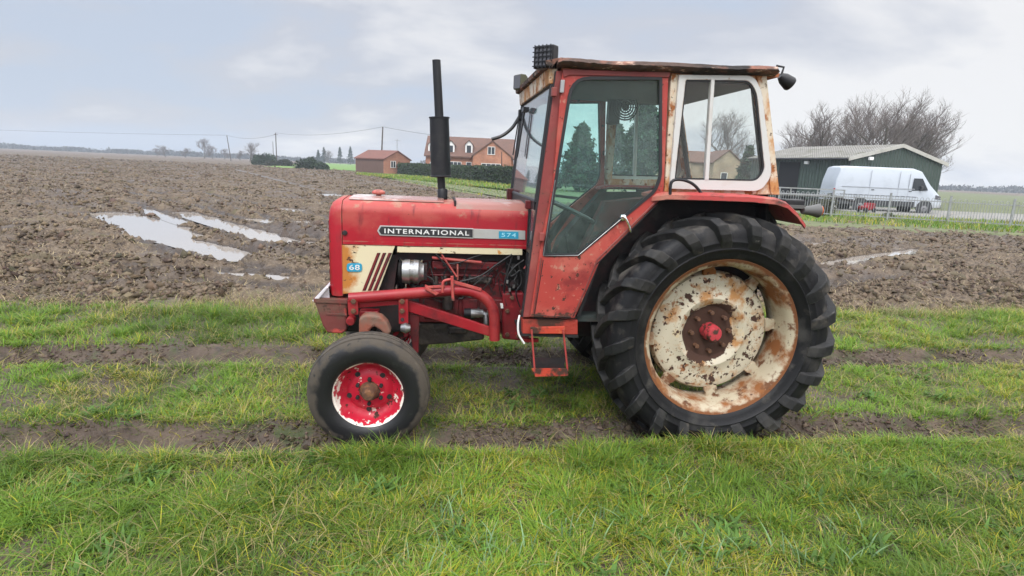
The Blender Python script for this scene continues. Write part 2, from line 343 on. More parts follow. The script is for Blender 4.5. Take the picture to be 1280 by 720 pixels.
# --- rear wheels (tyre with angled lugs, deep rusty rim, dished disc, hub)
AX, AZ, RY = -.045, .66, .675
def lugs(R, side):
    mb = MB(); n = 21
    path = [  # y, lag angle, base radius, (normal r, normal y), height, half width (m)
        (.015, -.03, R - .042, (1, 0), .042, .036), (-.05, .055, R - .043, (1, 0), .044, .032), (-.11, .135, R - .050, (1, -.05), .046, .033),
        (-.150, .185, R - .060, (.95, -.3), .048, .038), (-.176, .222, R - .082, (.7, -.7), .044, .044), (-.184, .245, R - .115, (.25, -.97), .034, .046),
        (-.186, .265, R - .150, (0, -1), .020, .044), (-.184, .275, R - .190, (0, -1), .003, .036)]
    for k in range(n):
        a0 = 2 * pi * (k + (.5 if side > 0 else 0)) / n
        secs = []
        for (y, lag, r, nn, h, hw) in path:
            q = []
            for (sg, top) in ((-1, 0), (-.72, 1), (.72, 1), (1, 0)):
                rr = r + (nn[0] * h if top else -.012); yy = y + (nn[1] * h if top else .006)
                a = a0 - lag + sg * hw / r
                q.append((rr * cos(a), yy * (1 if side < 0 else -1), rr * sin(a)))
            secs.append(q)
        mb.loft(secs)
    return mb
def rear_wheel(yc, phase):
    w = empty('rear_wheel', (0, 0, 0), 0, T)
    s = -1 if yc < 0 else 1
    R = .755; mb = MB()
    prof = [(-.135, .478), (-.160, .492), (-.172, .52), (-.183, .55), (-.187, .553), (-.187, .558), (-.184, .561), (-.186, .59), (-.189, .594), (-.189, .600), (-.186, .604), (-.186, .625), (-.176, .668), (-.150, .697), (-.10, .708), (0, .714)]
    prof = prof + [(-a, b) for a, b in prof[-2::-1]]
    mb.lathe(prof, n=96, cap=False)
    t = mb.build('tyre', M['tyre'], w, True)
    l = MB(); a = lugs(R, -1); b = lugs(R, 1); l.add(a.v, a.f); l.add(b.v, b.f)
    g = l.build('tread', M['tread'], w, False, .005, 2)
    rim = MB().lathe([(-.150, .474), (-.160, .490), (-.152, .497), (-.140, .487), (-.132, .462), (-.10, .450), (-.03, .440), (.06, .440), (.13, .455), (.14, .486), (.155, .49), (.147, .474), (.125, .447), (.06, .432), (-.03, .432), (-.10, .440), (-.135, .452), (-.150, .474)], n=72, cap=False).build('rim', M['rearrim'], w, True)
    d = MB().lathe([(.04, .03), (.02, .12), (.015, .165), (-.012, .19), (-.022, .22), (-.006, .26), (.0, .30), (-.004, .345), (.01, .374), (.04, .388), (.07, .386), (.05, .36), (.02, .31), (.02, .25), (.045, .165), (.06, .03)], n=64).build('wheel_disc', M['rearcream'], w, True)
    tb = MB()
    for k in range(8):
        an = 2 * pi * (k + .35) / 8; q = Matrix.Rotation(-an, 3, 'Y')
        tb.loft([[q @ Vector((r_, y_, z_)) for y_, z_ in ((-.004, -hw), (-.004, hw), (.02, hw), (.06, .35 * hw), (.06, -.35 * hw), (.02, -hw))] for r_, hw in ((.370, .042), (.395, .042), (.41, .032), (.440, .036))])
    tb = tb.each('rim_lug', M['rearrim'], w, False, .004)
    h = MB().lathe([(-.075, .02), (-.072, .042), (-.055, .052), (-.01, .056), (.03, .058)], n=24).build('hub', M['hubred'], w, True)
    bo = MB()
    for k in range(8):
        an = 2 * pi * k / 8 + .2; bo.lathe([(-.022, .010), (-.020, .014), (.02, .014)], (.125 * cos(an), 0, .125 * sin(an)), 'y', 6)
    bo = bo.each('wheel_nut', M['rustbolt'], w)
    for o in [t, g, rim, d, h] + tb + bo:
        me = o.data
        dy = 0
        if o in [d, h] + bo + tb: dy = .006
        me.transform(Matrix.Rotation(phase, 4, 'Y'))
        if s > 0: me.transform(Matrix.Diagonal((1, -1, 1, 1))); me.flip_normals(); dy = -dy
        me.transform(Matrix.Translation((AX, yc + dy, AZ)))
    return w
rear_wheel(-RY, .15); rear_wheel(RY, .55)

# --- front wheels
FX, FZ, FY = -2.155, .293, .700
def front_wheel(yc):
    w = empty('front_wheel', (0, 0, 0), 0, T); s = -1 if yc < 0 else 1
    prof = [(-.075, .205), (-.090, .218), (-.100, .25), (-.103, .285), (-.094, .318), (-.078, .338), (-.066, .347), (-.063, .341), (-.054, .341), (-.051, .351), (-.022, .356), (-.019, .348), (-.010, .348), (-.007, .357)]
    prof = prof + [(-a, b) for a, b in prof[::-1]]
    t = MB().lathe(prof, n=80, cap=False).build('tyre', M['fronttyre'], w, True)
    rp = [(-.078, .208), (-.088, .221), (-.082, .226), (-.070, .215), (-.062, .196), (-.050, .190), (-.020, .180), (-.005, .165), (.010, .150), (.012, .135), (-.004, .115), (-.012, .09), (-.012, .03), (.01, .03), (.01, .10), (.03, .14), (.03, .17), (.0, .19), (.05, .2), (.075, .22), (.085, .21), (.05, .185), (-.05, .197), (-.078, .208)]
    rim = MB().lathe(rp, n=64, cap=False).build('rim', M['frontrim'], w, True)
    h = MB().lathe([(-.085, .006), (-.084, .026), (-.078, .030), (-.074, .036), (-.045, .040), (-.030, .052), (-.012, .06), (.06, .06)], n=28).build('hub', M['rustbolt'], w, True)
    bo = MB()
    for k in range(6):
        an = 2 * pi * k / 6 + .5; bo.lathe([(-.034, .008), (-.032, .012), (.0, .012)], (.078 * cos(an), 0, .078 * sin(an)), 'y', 6)
    for k in range(5):
        an = 2 * pi * k / 5 + .9; bo.lathe([(.004, .016), (.008, .016)], (.122 * cos(an), -.01, .122 * sin(an)), 'y', 12)
    bo = bo.each('wheel_nut', M['dark'], w)
    for o in [t, rim, h] + bo:
        me = o.data
        if s > 0: me.transform(Matrix.Diagonal((1, -1, 1, 1))); me.flip_normals()
        me.transform(Matrix.Rotation(radians(3.5) * (-s), 4, 'X'))
        me.transform(Matrix.Translation((FX, yc, FZ)))
    return w
front_wheel(-FY); front_wheel(FY)

# --- bonnet
def section(w, top, low, r, crown=.012, n=6):
    pts = [(-w, low)]
    for k in range(n + 1):
        a = pi / 2 * k / n; pts.append((-w + r - r * cos(a), top - r + r * sin(a)))
    pts.append((0, top + crown))
    return pts + [(-y, z) for y, z in pts[::-1] if y != 0]
HB0, HB1 = -2.362, -1.185
bon = MB()
bon.loft([[(x, y, z) for y, z in section(.30, 1.382, 1.112, .075)] for x in (HB0, -2.0, -1.6, HB1)])
bon.span(HB0, HB1, -.305, -.296, 1.108, 1.128)
bon.span(HB0, HB1, .296, .305, 1.108, 1.128)
bonnet = bon.build('bonnet', M['bonnet'], T, True)
tp = MB(); tp.loft([[(x, y, z) for y, z in ((-.235, 1.386), (-.225, 1.396), (0, 1.404), (.225, 1.396), (.235, 1.386), (0, 1.384))] for x in (-2.33, -1.735)])
tp.build('bonnet_top_panel', M['bonnettop'], bonnet, True)
ht = MB(); ht.loft([[(x, y, z) for y, z in ((-.292, 1.340), (-.268, 1.377), (-.225, 1.397), (0, 1.408), (.225, 1.397), (.268, 1.377), (.292, 1.340), (0, 1.385))] for x in (-1.655, -1.19)])
ht.build('tank_cover', M['bonnettop'], bonnet, True)
hl = MB(); hl.span(-1.668, -1.655, -.27, .27, 1.34, 1.402); hl.build('cover_seam', M['dark'], bonnet)
nose = MB(); W = .304
def nsec(x, w, top, r, low): return [(x, y, z) for y, z in section(w, top, low, r)]
nose.loft([nsec(-2.366, W, 1.386, .08, .775), nsec(-2.40, W, 1.382, .085, .772), nsec(-2.430, W - .008, 1.365, .09, .775), nsec(-2.446, W - .022, 1.338, .09, .79), nsec(-2.452, W - .045, 1.30, .08, .82)])
nose = nose.build('nose_cowl', M['bonnet'], T, True)
gr = MB()
for k in range(9): gr.span(-2.462, -2.452, -.22, .22, .86 + k * .045, .885 + k * .045)
gr.each('grille', M['dark'], nose)
MB().lathe([(-.008, .012), (-.006, .016), (.004, .016)], V(431, 291, -.302), 'y', 12).build('side_catch', M['dark'], nose)
cp = V(473, 249, -.02)
cap = MB(); cap.lathe([(-.03, .018), (.012, .018), (.012, .038), (.020, .045), (.030, .043), (.040, .025), (.043, .005)], (cp.x, 0, 1.40), 'z', 20)
cap.build('filler_cap', M['fender'], bonnet, True)

# cream side panel with slanted red stripes, cream strip
sp = pp([(424.5, 306), (494, 307.5), (473, 364), (424, 368)], -.302, -.302, -.280).build('side_panel', M['cream'], T, False, .003)
st = MB()
for dx in (0, 7.2, 14.2):
    a = pp([(471.5 + dx, 316), (474.5 + dx, 316), (456 + dx * .93, 363), (453 + dx * .93, 363)], -.302, -.3065, -.3025); st.add(a.v, a.f)
st.each('stripe', M['darkred'], sp)
st = MB()
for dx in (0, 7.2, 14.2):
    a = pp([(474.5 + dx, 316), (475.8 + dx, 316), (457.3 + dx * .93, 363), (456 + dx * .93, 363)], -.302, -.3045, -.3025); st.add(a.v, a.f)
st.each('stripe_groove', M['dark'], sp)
pp([(496.5, 308.3), (653, 311), (653, 319), (496.5, 315.5)], -.302, -.304, -.285).build('side_strip', M['cream'], T, False, .002)
mirrored(sp); pass
b6 = MB().prism(roundpoly([L(a, b, -.304) for a, b in ((433.5, 329), (452.5, 329), (452.5, 339.5), (433.5, 339.5))], .018), -.3085, -.3025).build('number_plate', M['badgeblue'], T, False, .001)
bd = MB()
a = MB().prism(roundpoly([L(a, b, -.304) for a, b in ((471.5, 288.5), (475, 281.8), (592, 285.4), (592, 298.2), (475, 294.2))], .004), -.3075, -.2995); bd.add(a.v, a.f)
bd = bd.build('badge', M['silver'], T, False, .001)
MB().prism([L(a, b, -.3085) for a, b in ((473.5, 288.3), (476.5, 283.2), (590.8, 286.6), (590.8, 296.8), (476.5, 292.9))], -.3095, -.3076).build('badge_field', M['badgeblack'], bd)
ss = MB().prism([L(a, b, -.304) for a, b in ((592.2, 286), (656.5, 288.4), (656.5, 299.6), (592.2, 297.8))], -.3065, -.2995).build('badge_strip', M['silver'], T, False, .001)
MB().prism(roundpoly([L(a, b, -.304) for a, b in ((623.5, 288.9), (648, 289.8), (648, 298.4), (623.5, 297.8))], .005), -.309, -.3066).build('model_plate', M['badgeblue'], ss)
def text(name, s, x0, x1, z0, z1, y, mt, parent, bold=.012, gap=1.15):
    cu = bpy.data.curves.new(name, 'FONT'); cu.body = s; cu.size = 1; cu.extrude = .01; cu.offset = bold; cu.space_character = gap
    ob = bpy.data.objects.new(name, cu); COL.objects.link(ob)
    bpy.context.view_layer.update()
    me = bpy.data.meshes.new_from_object(ob.evaluated_get(bpy.context.evaluated_depsgraph_get()))
    bpy.data.objects.remove(ob); bpy.data.curves.remove(cu)
    vs = [v.co for v in me.vertices]; ax, bx = min(v.x for v in vs), max(v.x for v in vs); az, bz = min(v.y for v in vs), max(v.y for v in vs)
    for v in me.vertices:
        c = v.co.copy(); v.co = (x0 + (c.x - ax) / (bx - ax) * (x1 - x0), y - c.z * .08, z0 + (c.y - az) / (bz - az) * (z1 - z0))
    me.materials.clear()
    return link(name, me, mt, parent)
x0, zt = L(480.5, 285.2, -.31); x1, zb = L(586.5, 295.3, -.31)
zm0 = L(480.5, 291.6, -.31)[1]; zm1 = L(586.5, 288.3, -.31)[1]
text('lettering', 'INTERNATIONAL', x0, x1, (zm0 + zb) / 2 + .002, (zt + zm1) / 2 - .002, -.3105, M['letter'], bd, .018, 1.22)
a, b = L(627, 291, -.31), L(645, 296.7, -.31); text('lettering', '574', a[0], b[0], b[1], a[1], -.310, M['paleblue'], ss, .012, 1.2)
a, b = L(436.5, 330.8, -.31), L(449.7, 337.7, -.31); text('lettering', '68', a[0], b[0], b[1], a[1], -.3095, M['letter'], b6, .012, 1.1)

# exhaust
pts = [V(553, 251, 0), V(551.2, 222, 0), V(549, 146, 0), V(545.5, 75, 0)]
pts[0].z = 1.385
ex = MB().tube([pts[0], pts[1], pts[2] + (pts[2] - pts[1]) * .02, pts[3]], [.026, .026, .029, .027], 16).build('exhaust_pipe', M['black'], T, True)
MB().lathe([(0, .026), (.001, .034), (.07, .034), (.078, .028)], (pts[0].x, 0, 1.388), 'z', 16).build('exhaust_clamp', M['black'], ex, True)
up = (pts[2] - pts[1]).normalized(); q = Vector((0, 0, 1)).rotation_difference(up).to_matrix(); Lm = (pts[2] - pts[1]).length
MB().lathe([(0, .026), (.004, .070), (.010, .072), (.014, .068), (Lm - .03, .064), (Lm - .012, .064), (Lm - .010, .069), (Lm - .002, .069), (Lm, .03)], pts[1], 'z', 28, True, q).build('muffler', M['black'], ex, True)

# front weight and tray
wt = pp([(392.5, 376), (433, 378), (433.5, 413), (428, 417.5), (409, 416.5), (403, 407)], -.33, -.33, .33).build('front_weight', M['weight'], T, False, .012, 3)
wl = MB(); a = pp([(391.5, 373), (434, 375), (434, 380), (392.5, 378.5)], -.336, -.337, .337); wl.add(a.v, a.f)
a = pp([(407, 391), (433.7, 392.5), (433.7, 395.5), (408, 394)], -.336, -.334, -.329); wl.add(a.v, a.f); wl.build('weight_rim', M['weight'], wt, False, .004)
tr = pp([(391.5, 374.5), (408, 357.5), (411, 358.5), (396, 377)], -.30, -.335, .335).build('tray', M['tray'], wt, False, .003)
pp([(408, 357.5), (411.5, 357.5), (413, 376), (396, 376)], -.28, -.30, -.295).build('tray_side', M['tray'], wt)

# loader frame: bent pipe, rails, brackets, diagonal beam (both sides)
pipe = MB().tube(smooth([V(436.5, 373, -.43), V(470, 370.5, -.43), V(520, 366.5, -.43), V(565, 363, -.43), V(588, 364, -.43), V(604, 371, -.43), (V(614.5, 383, -.43)), V(618, 398, -.43), V(618.2, 425, -.43)], 5), .035, 18).build('frame_pipe', M['red'], T, True)
rail = MB()
for poly, y0, y1 in (([(437, 379), (498, 375), (498, 381), (437, 386)], -.42, -.40),):
    a = pp(poly, y0, y0, y1); rail.add(a.v, a.f)
rail = rail.build('frame_rail', M['red'], T, False, .004)
beam = pp([(508, 374), (616, 409.5), (616, 421.5), (508, 388.5)], -.405, -.415, -.385).build('diagonal_brace', M['red'], T, False, .004)
br1 = pp([(434.5, 375), (447.5, 374), (448, 393), (436, 393.5)], -.45, -.46, -.44).build('frame_bracket', M['red'], T, False, .003)
br2 = pp([(498, 372.5), (510, 371.5), (510.5, 405), (498.5, 405)], -.45, -.45, -.42).build('frame_bracket', M['red'], T, False, .003)
lowb = pp([(511, 390), (524, 395), (523, 441), (517, 440), (513, 420)], -.39, -.39, -.36).build('drop_bracket', M['darkred'], T, False, .003)
for o in (pipe, rail, beam, br1, br2, lowb): mirrored(o)
bo = MB()
for px_, py_ in ((442, 376.5), (442, 388.5)): bo.lathe([(-.016, .012), (-.014, .017), (.0, .017)], V(px_, py_, -.461), 'y', 6)
bo.each('bolt', M['rustbolt'], br1)
bo = MB()
for px_, py_ in ((502.7, 376.5), (502.7, 388.5)): bo.lathe([(-.016, .012), (-.014, .017), (.0, .017)], V(px_, py_, -.451), 'y', 6)
bo.each('bolt', M['rustbolt'], br2)
MB().lathe([(-.003, .012), (0.01, .012)], V(503, 399.5, -.451), 'y', 12).build('bolt_hole', M['dark'], br2)
cl = MB(); cl.tube(smooth([V(553, 366, -.46), V(553.5, 354, -.46), V(557, 350.5, -.46), V(565, 349, -.46)], 4), .009, 8)
a = pp([(563, 345.5), (567, 345), (568, 376), (564.5, 376)], -.47, -.475, -.455); cl.add(a.v, a.f)
a = pp([(566, 350), (602, 360.5), (601, 364), (566, 354)], -.455, -.465, -.445); cl.add(a.v, a.f)
a = pp([(531, 357.5), (549, 366), (545, 369), (531, 361)], -.46, -.475, -.40); cl.add(a.v, a.f)
a = pp([(531, 358), (556, 356.5), (556, 359), (531, 361)], -.455, -.465, -.44); cl.add(a.v, a.f)
cl.build('pipe_clamp', M['fender'], pipe, False, .002)

# --- engine bay
eng = MB()
def es(px0, py0, px1, py1, y0, y1):
    a = L(px0, py0, y0); b = L(px1, py1, y0); eng.span(a[0], b[0], y0, y1, b[1], a[1])
es(528, 322, 634, 355, -.20, .20); es(524, 352, 634, 404, -.235, .235)
es(540, 326, 622, 338, -.255, -.2); es(536, 342, 618, 347, -.225, -.19)
for k in range(4): es(530 + k * 24, 374, 549 + k * 24, 399, -.247, -.2)
es(600, 374, 628, 402, -.27, -.2); es(606, 402, 626, 418, -.25, .25)
for k in range(5): es(539 + k * 19, 349, 543 + k * 19, 356, -.25, -.2)
eng = eng.build('engine_block', M['darkred'], T, False, .008, 2)
man = MB(); man.tube(smooth([V(536, 366, -.27), V(552, 370, -.28), V(570, 364, -.27), V(590, 360, -.26)], 5), .022, 10)
for k in range(4): man.tube([V(545 + k * 12, 360, -.28), V(545 + k * 12, 346, -.22)], .013, 8)
man.build('manifold', M['greasy'], eng, True)
sm = MB(); a = pp([(522, 404), (606, 404), (605, 425), (560, 430), (524, 432)], -.21, -.21, .21); sm.add(a.v, a.f)
a = pp([(560, 407), (584, 407), (584, 416), (560, 417)], -.21, -.24, -.20); sm.add(a.v, a.f)
sm.build('sump', M['greasy'], eng, False, .012, 2)
bh = MB(); a = pp([(628, 366), (655, 366), (657, 427), (628, 424)], -.30, -.30, .30); bh.add(a.v, a.f)
a = pp([(651, 378), (662, 400), (662, 430), (651, 427)], -.27, -.27, .27); bh.add(a.v, a.f)
bh = bh.build('bell_housing', mat('bell_housing_red', (.17, .010, .015), [((.1, .012, .014), 6, .5, .7), ((.40, .03, .035), 9, .6, .7), (DRUST, 14, .62, .7)], rough=.45, bump=.12, bump_scale=30), T, False, .012, 2)
bo = MB()
for p in ((634, 388.5), (634, 418), (648, 420), (640, 372), (652, 390)): bo.lathe([(-.014, .012), (-.012, .015), (.01, .015)], V(*p, -.302), 'y', 6)
bo.each('bolt', M['rustbolt'], bh)
tg = pp([(625, 379), (628.5, 379), (629, 385), (626, 385)], -.31, -.32, -.31).build('data_tag', M['letter'], bh)
rd = MB(); a = pp([(470, 318), (498, 318), (492, 366), (440, 368), (430, 372), (430, 310)], -.24, -.25, .25); rd.add(a.v, a.f)
rd.build('radiator', M['dark'], T)
bk = MB(); a = pp([(632, 316), (662, 316), (660, 380), (632, 380)], -.20, -.22, .22); bk.add(a.v, a.f); bk.build('fuel_pump', M['dark'], T, False, .01)
un = MB(); a = pp([(495, 312), (655, 314), (655, 326), (495, 324)], -.22, -.24, .24); un.add(a.v, a.f); un.build('tank_underside', M['dark'], T)
ac = V(515, 339.5, -.33)
al = MB().lathe([(-.062, .03), (-.06, .072), (-.04, .078), (-.012, .079), (-.011, .068), (.010, .068), (.011, .078), (.042, .076), (.055, .06), (.075, .055), (.08, .02)], ac, 'x', 28).build('alternator', M['alu'], eng, True)
fn = MB().lathe([(-.085, .02), (-.083, .060), (-.076, .052), (-.069, .060), (-.067, .02)], ac, 'x', 24)
fn.build('pulley', M['dark'], al, True)
bd2 = MB().tube(smooth([ac + Vector((.0, 0, -.08)), ac + Vector((.03, -.02, -.105)), ac + Vector((.07, 0, -.085))], 4), .008, 8).box(ac + Vector((.085, .03, 0)), (.02, .09, .1)); bd2.build('alternator_bracket', M['dark'], al)
fanb = MB()
for k in range(6):
    q = Matrix.Rotation(k * pi / 3 + .2, 3, 'X') @ Matrix.Rotation(.5, 3, 'Z'); fanb.box(Vector((-2.02, 0, .95)) + Matrix.Rotation(k * pi / 3 + .2, 3, 'X') @ Vector((0, 0, .12)), (.01, .09, .17), q)
fanb.build('cooling_fan', M['dark'], eng)
stc = V(594, 391.5, -.30)
sta = MB().lathe([(-.075, .012), (-.074, .030), (-.045, .033), (-.03, .034)], stc, 'x', 20).build('starter_motor', M['black'], eng, True)
MB().lathe([(-.031, .026), (-.03, .029), (.026, .029), (.03, .027), (.05, .026), (.056, .012)], stc, 'x', 20).build('starter_body', M['alu'], sta, True)
MB().tube([stc + Vector((.05, 0, 0)), stc + Vector((.072, -.01, -.005)), stc + Vector((.075, -.01, -.085))], .018, 10).build('starter_elbow', M['alu'], sta, True)
hs = MB()
for pl in ([(545, 318), (556, 330), (566, 344), (570, 352)], [(556, 330), (575, 328), (590, 322), (604, 318)], [(500, 322), (505, 345), (518, 360), (534, 357)], [(575, 352), (600, 345), (622, 330), (640, 318)],
           [(585, 362), (610, 342), (632, 326), (648, 316)], [(640, 322), (633, 345), (630, 362), (633, 382)], [(655, 325), (642, 335), (634, 350), (640, 372)], [(533, 345), (541, 350), (544, 362), (538, 372)],
           [(648, 330), (652, 352), (645, 366), (650, 384)], [(626, 340), (640, 345), (650, 338), (657, 346)], [(530, 368), (529, 380), (522, 392), (515, 388)], [(634, 330), (646, 342), (643, 352), (652, 360)], [(583, 402), (597, 396), (612, 400), (625, 408)]):
    hs.tube(smooth([V(a, b, -.29 - .02 * random.random()) for a, b in pl], 5), random.choice((.0035, .005, .006)), 6)
for _ in range(16):
    a_ = (random.uniform(520, 640), random.uniform(322, 350)); b_ = (a_[0] + random.uniform(-25, 30), a_[1] + random.uniform(12, 45))
    if b_[0] > 655 or b_[1] > 395: continue
    m1 = ((a_[0] * 2 + b_[0]) / 3 + random.uniform(-8, 8), (a_[1] * 2 + b_[1]) / 3 + random.uniform(0, 9)); m2 = ((a_[0] + b_[0] * 2) / 3 + random.uniform(-8, 8), (a_[1] + b_[1] * 2) / 3 + random.uniform(0, 9))
    hs.tube(smooth([V(*q_, -.265 - .02 * random.random()) for q_ in (a_, m1, m2, b_)], 5), random.choice((.0025, .0035, .0045)), 5)
MB().lathe([(-.06, .02), (-.058, .036), (.05, .036), (.058, .025)], V(560, 375, -.27), 'z', 18).build('oil_filter', M['greasy'], eng, True)
MB().lathe([(-.05, .02), (-.045, .03), (.04, .03), (.045, .018)], V(641, 338, -.26), 'z', 16).box(V(641, 352, -.25), (.07, .05, .07)).build('fuel_filter', M['dark'], eng, True)
MB().box(V(600, 350, -.25), (.16, .05, .045)).build('injector_pump', M['greasy'], eng, False, .012)
MB().box(V(520, 362, -.25), (.07, .05, .06)).build('water_pump', M['dark'], eng, False, .012)
hs.each('hose', M['rubber'], eng, True)
hr = MB()
hr.tube([V(552, 318, -.3), V(571, 346, -.31)], .006, 6).tube([V(572, 330, -.3), V(572, 350, -.3)], .006, 6).tube([V(540, 322, -.28), V(602, 328, -.28)], .01, 8).tube([V(655, 336, -.3), V(662, 326, -.3)], .006, 6)
hr.each('control_rod', M['fender'], eng)
bt = MB()
for _ in range(30):
    p = V(random.uniform(530, 632), random.uniform(326, 402), -.25); bt.lathe([(-.012, .006), (-.01, .009), (.03, .009)], p, 'y', 6)
bt.each('bolt', M['greasy'], eng)
cl2 = MB()
for p in ((637, 362), (642, 358), (610, 390), (648, 322), (634, 352)): cl2.box(V(*p, -.31), (.012, .02, .022))
cl2.each('clip', M['alu'], eng)

# front axle, spindles, steering
ax = MB(); ax.span(-2.21, -2.09, -.5, .5, .40, .52); ax.span(-2.40, -1.80, -.19, .19, .50, .70)
axl = ax.build('front_axle', M['dark'], T, False, .015)
for s in (-1, 1):
    sp2 = MB(); k = V(462, 402, -.52); k.y *= -s
    sp2.lathe([(-.30, .04), (-.02, .045), (0, .052), (.035, .05), (.05, .02)], (-2.155, .54 * s, .54), 'z', 16)
    sp2.box((-2.12, .54 * s, .555), (.17, .09, .05)); sp2.box((-2.04, .54 * s, .52), (.05, .07, .09), Matrix.Rotation(.5, 3, 'Y'))
    sp2.box((-2.20, .5 * s, .50), (.09, .10, .14)); sp2.lathe([(-.10 * s, .035), (.10 * s, .05)], (-2.155, .60 * s, .295), 'y', 16)
    sp2 = sp2.build('spindle', M['greasy'], T, True, .012)
    k1 = pp([(449, 398), (455, 393.5), (466, 393), (477, 395.5), (484, 403), (489, 414), (484, 421), (476, 412), (468, 407), (462, 412), (462, 422), (449, 422)], -.50, -.52, -.42)
    if s > 0: k1 = k1.mirror()
    k1.build('steering_knuckle', M['orange'], sp2, False, .012)
    k2 = pp([(452, 396), (470, 396), (470, 425), (450, 425)], -.43, -.44, -.34)
    if s > 0: k2 = k2.mirror()
    k2.build('axle_end', M['greasy'], sp2, False, .012)
ra = MB().lathe([(-.03, .02), (0, .036), (.03, .02)], V(507, 410, -.47), 'x', 12).build('steering_ram', M['alu'], T, True)
cyl = MB().lathe([(-.04, .028), (.04, .028)], V(439, 400, -.36), 'y', 14).box(V(462, 392, -.36), (.12, .08, .05)); cyl.build('axle_bracket', M['red'], T, False, .006)

# transmission, rear axle, hitch
tmn = MB(); tmn.span(-1.25, .22, -.20, .20, .48, .86); tmn.lathe([(-.52, .10), (-.42, .12), (-.22, .17), (.22, .17), (.42, .12), (.52, .10)], (AX, 0, AZ), 'y', 24)
tmn.build('transmission', M['dark'], T, True, .02)
hi = MB()
for s in (-1, 1):
    hi.tube([(.15, .3 * s, .5), (.85, .38 * s, .42)], .022, 8); hi.tube([(.2, .22 * s, 1.0), (.75, .36 * s, .95)], .022, 8); hi.tube([(.72, .36 * s, .95), (.72, .37 * s, .44)], .015, 8)
hi.each('hitch_arm', M['dark'], T, True)

# --- cab: door, pillars, windows, roof (both sides)
YD = -.66
glass_px = [(715, 97.5), (826, 97.5), (825.5, 222), (818.5, 239), (722.5, 318.5), (679.5, 319)]
gpoly = roundpoly([L(a, b, YD) for a, b in glass_px], [.10, .012, .05, .03, .02, .012])
door_px = [(703, 89), (836, 93), (830.5, 226), (829, 246), (750, 326), (722.5, 389), (718, 398), (662.5, 396), (677, 300), (691, 230)]
dpoly = [L(a, b, YD) for a, b in door_px]
door = holed('door', dpoly, [gpoly], YD, YD + .035, M['cabred'], T, .004)
dg = MB().prism(inset(gpoly, -.004), YD + .012, YD + .017).build('door_glass', M['glass_door'], door)
sl = ringplate('window_seal', inset(gpoly, -.008), inset(gpoly, .010), YD - .006, YD + .006, M['cabrubber'], door, .002)
sc = MB().tube([V(a, b, YD - .007) for a, b in ((694, 225), (679.2, 319.6), (722.8, 319.2), (778, 272.5))], .0022, 6).build('chrome_trim', M['alu'], door)
# pressed edge around the lower panel and the diagonal
rb = MB()
for pl in ([(829, 243), (747, 324), (719.5, 390)], [(676.5, 322), (667, 391)]):
    rb.tube([V(a, b, YD - .003) for a, b in pl], .005, 6)
rb.each('door_rib', M['pillarred'], door)
rb = MB()
for pl in ([(822, 255), (744, 332), (716, 396)], [(679, 325), (668, 394), (714, 396.5)]):
    rb.tube([V(a, b, YD - .0005) for a, b in pl], .0028, 6)
rb.each('door_gap', M['dark'], door)
hd = MB().lathe([(-.024, .012), (-.02, .018), (.0, .02)], V(778.5, 272, YD), 'y', 14)
hd.tube(smooth([V(777, 270.5, YD - .03), V(781, 272, YD - .036), V(785.5, 280, YD - .034), V(789, 291, YD - .03)], 4), [.009] * 4 + [.010] * 4 + [.008] * 4 + [.004], 10)
hd.build('door_handle', M['chrome'], door, True)
hg = MB()
for p in ((692.5, 115, .05), (677, 296, .05)): hg.box(V(p[0], p[1], YD - .012), (.03, .03, p[2]))
hg.each('hinge', M['pillarred'], door, False, .004)
hb = pp([(701, 100), (706, 100), (704.5, 116), (699.5, 116)], YD - .006, YD - .012, YD + .01).build('latch_plate', M['alu'], door, False, .002)

apil = pp([(695, 89), (703, 88.5), (691, 230), (677, 300), (662.5, 396), (653.5, 396), (671.5, 262)], -.63, -.645, -.58).build('front_pillar', M['pillarred'], T, False, .005)
aseal = pp([(693.6, 89), (695.2, 89), (671.8, 262), (654, 396), (651.8, 396), (669.8, 262)], -.63, -.635, -.60).build('pillar_seal', M['cabrubber'], T)
bpil = pp([(838, 92), (849, 93), (837.5, 240), (829.5, 240)], -.64, -.652, -.59).build('middle_pillar', M['cabcream'], T, False, .004)
win_px = [(857, 99.5), (937, 100.5), (946, 116), (956, 213), (946, 226.5), (843, 224)]
wpoly = roundpoly([L(a, b, -.665) for a, b in win_px], [.012, .10, .05, .05, .05, .012])
fo = roundpoly([L(a, b, -.665) for a, b in ((848.5, 93.5), (942, 94.5), (952, 113), (965, 219), (951, 239), (836.5, 236))], [.012, .11, .05, .06, .07, .012])
wf = holed('side_window_frame', fo, [wpoly], -.668, -.645, M['white'], T, .004)
ws = ringplate('window_seal', inset(wpoly, -.002), inset(wpoly, .010), -.662, -.650, M['cabrubber'], wf)
MB().prism(inset(wpoly, -.006), -.656, -.651).build('side_glass', M['glass_side'], wf)
pp([(888.5, 99.5), (893, 99.5), (885.5, 225), (880.5, 225)], -.665, -.672, -.640).build('window_divider', M['white'], wf, False, .003)
qo = [L(a, b, -.64) for a, b in ((849, 92), (957, 93.5), (964, 160), (973.5, 243), (829, 245), (837.5, 238))]
qh = [L(a, b, -.64) for a, b in ((853, 96), (938, 97.5), (948, 115), (959, 216), (948, 231), (840, 229.5))]
qp = holed('rear_quarter_panel', qo, [qh], -.643, -.60, M['cabcream'], T, .004)
rg = MB().tube([V(940, 97, -.646), V(951, 112, -.646), V(962, 190, -.646), V(964, 240, -.646)], .004, 6).build('panel_seam', M['rustbolt'], qp)
rpil = pp([(945, 94), (957.5, 94), (974, 243.5), (963, 243.5)], -.644, -.652, -.585).build('rear_pillar', M['cabcream'], T, False, .004)
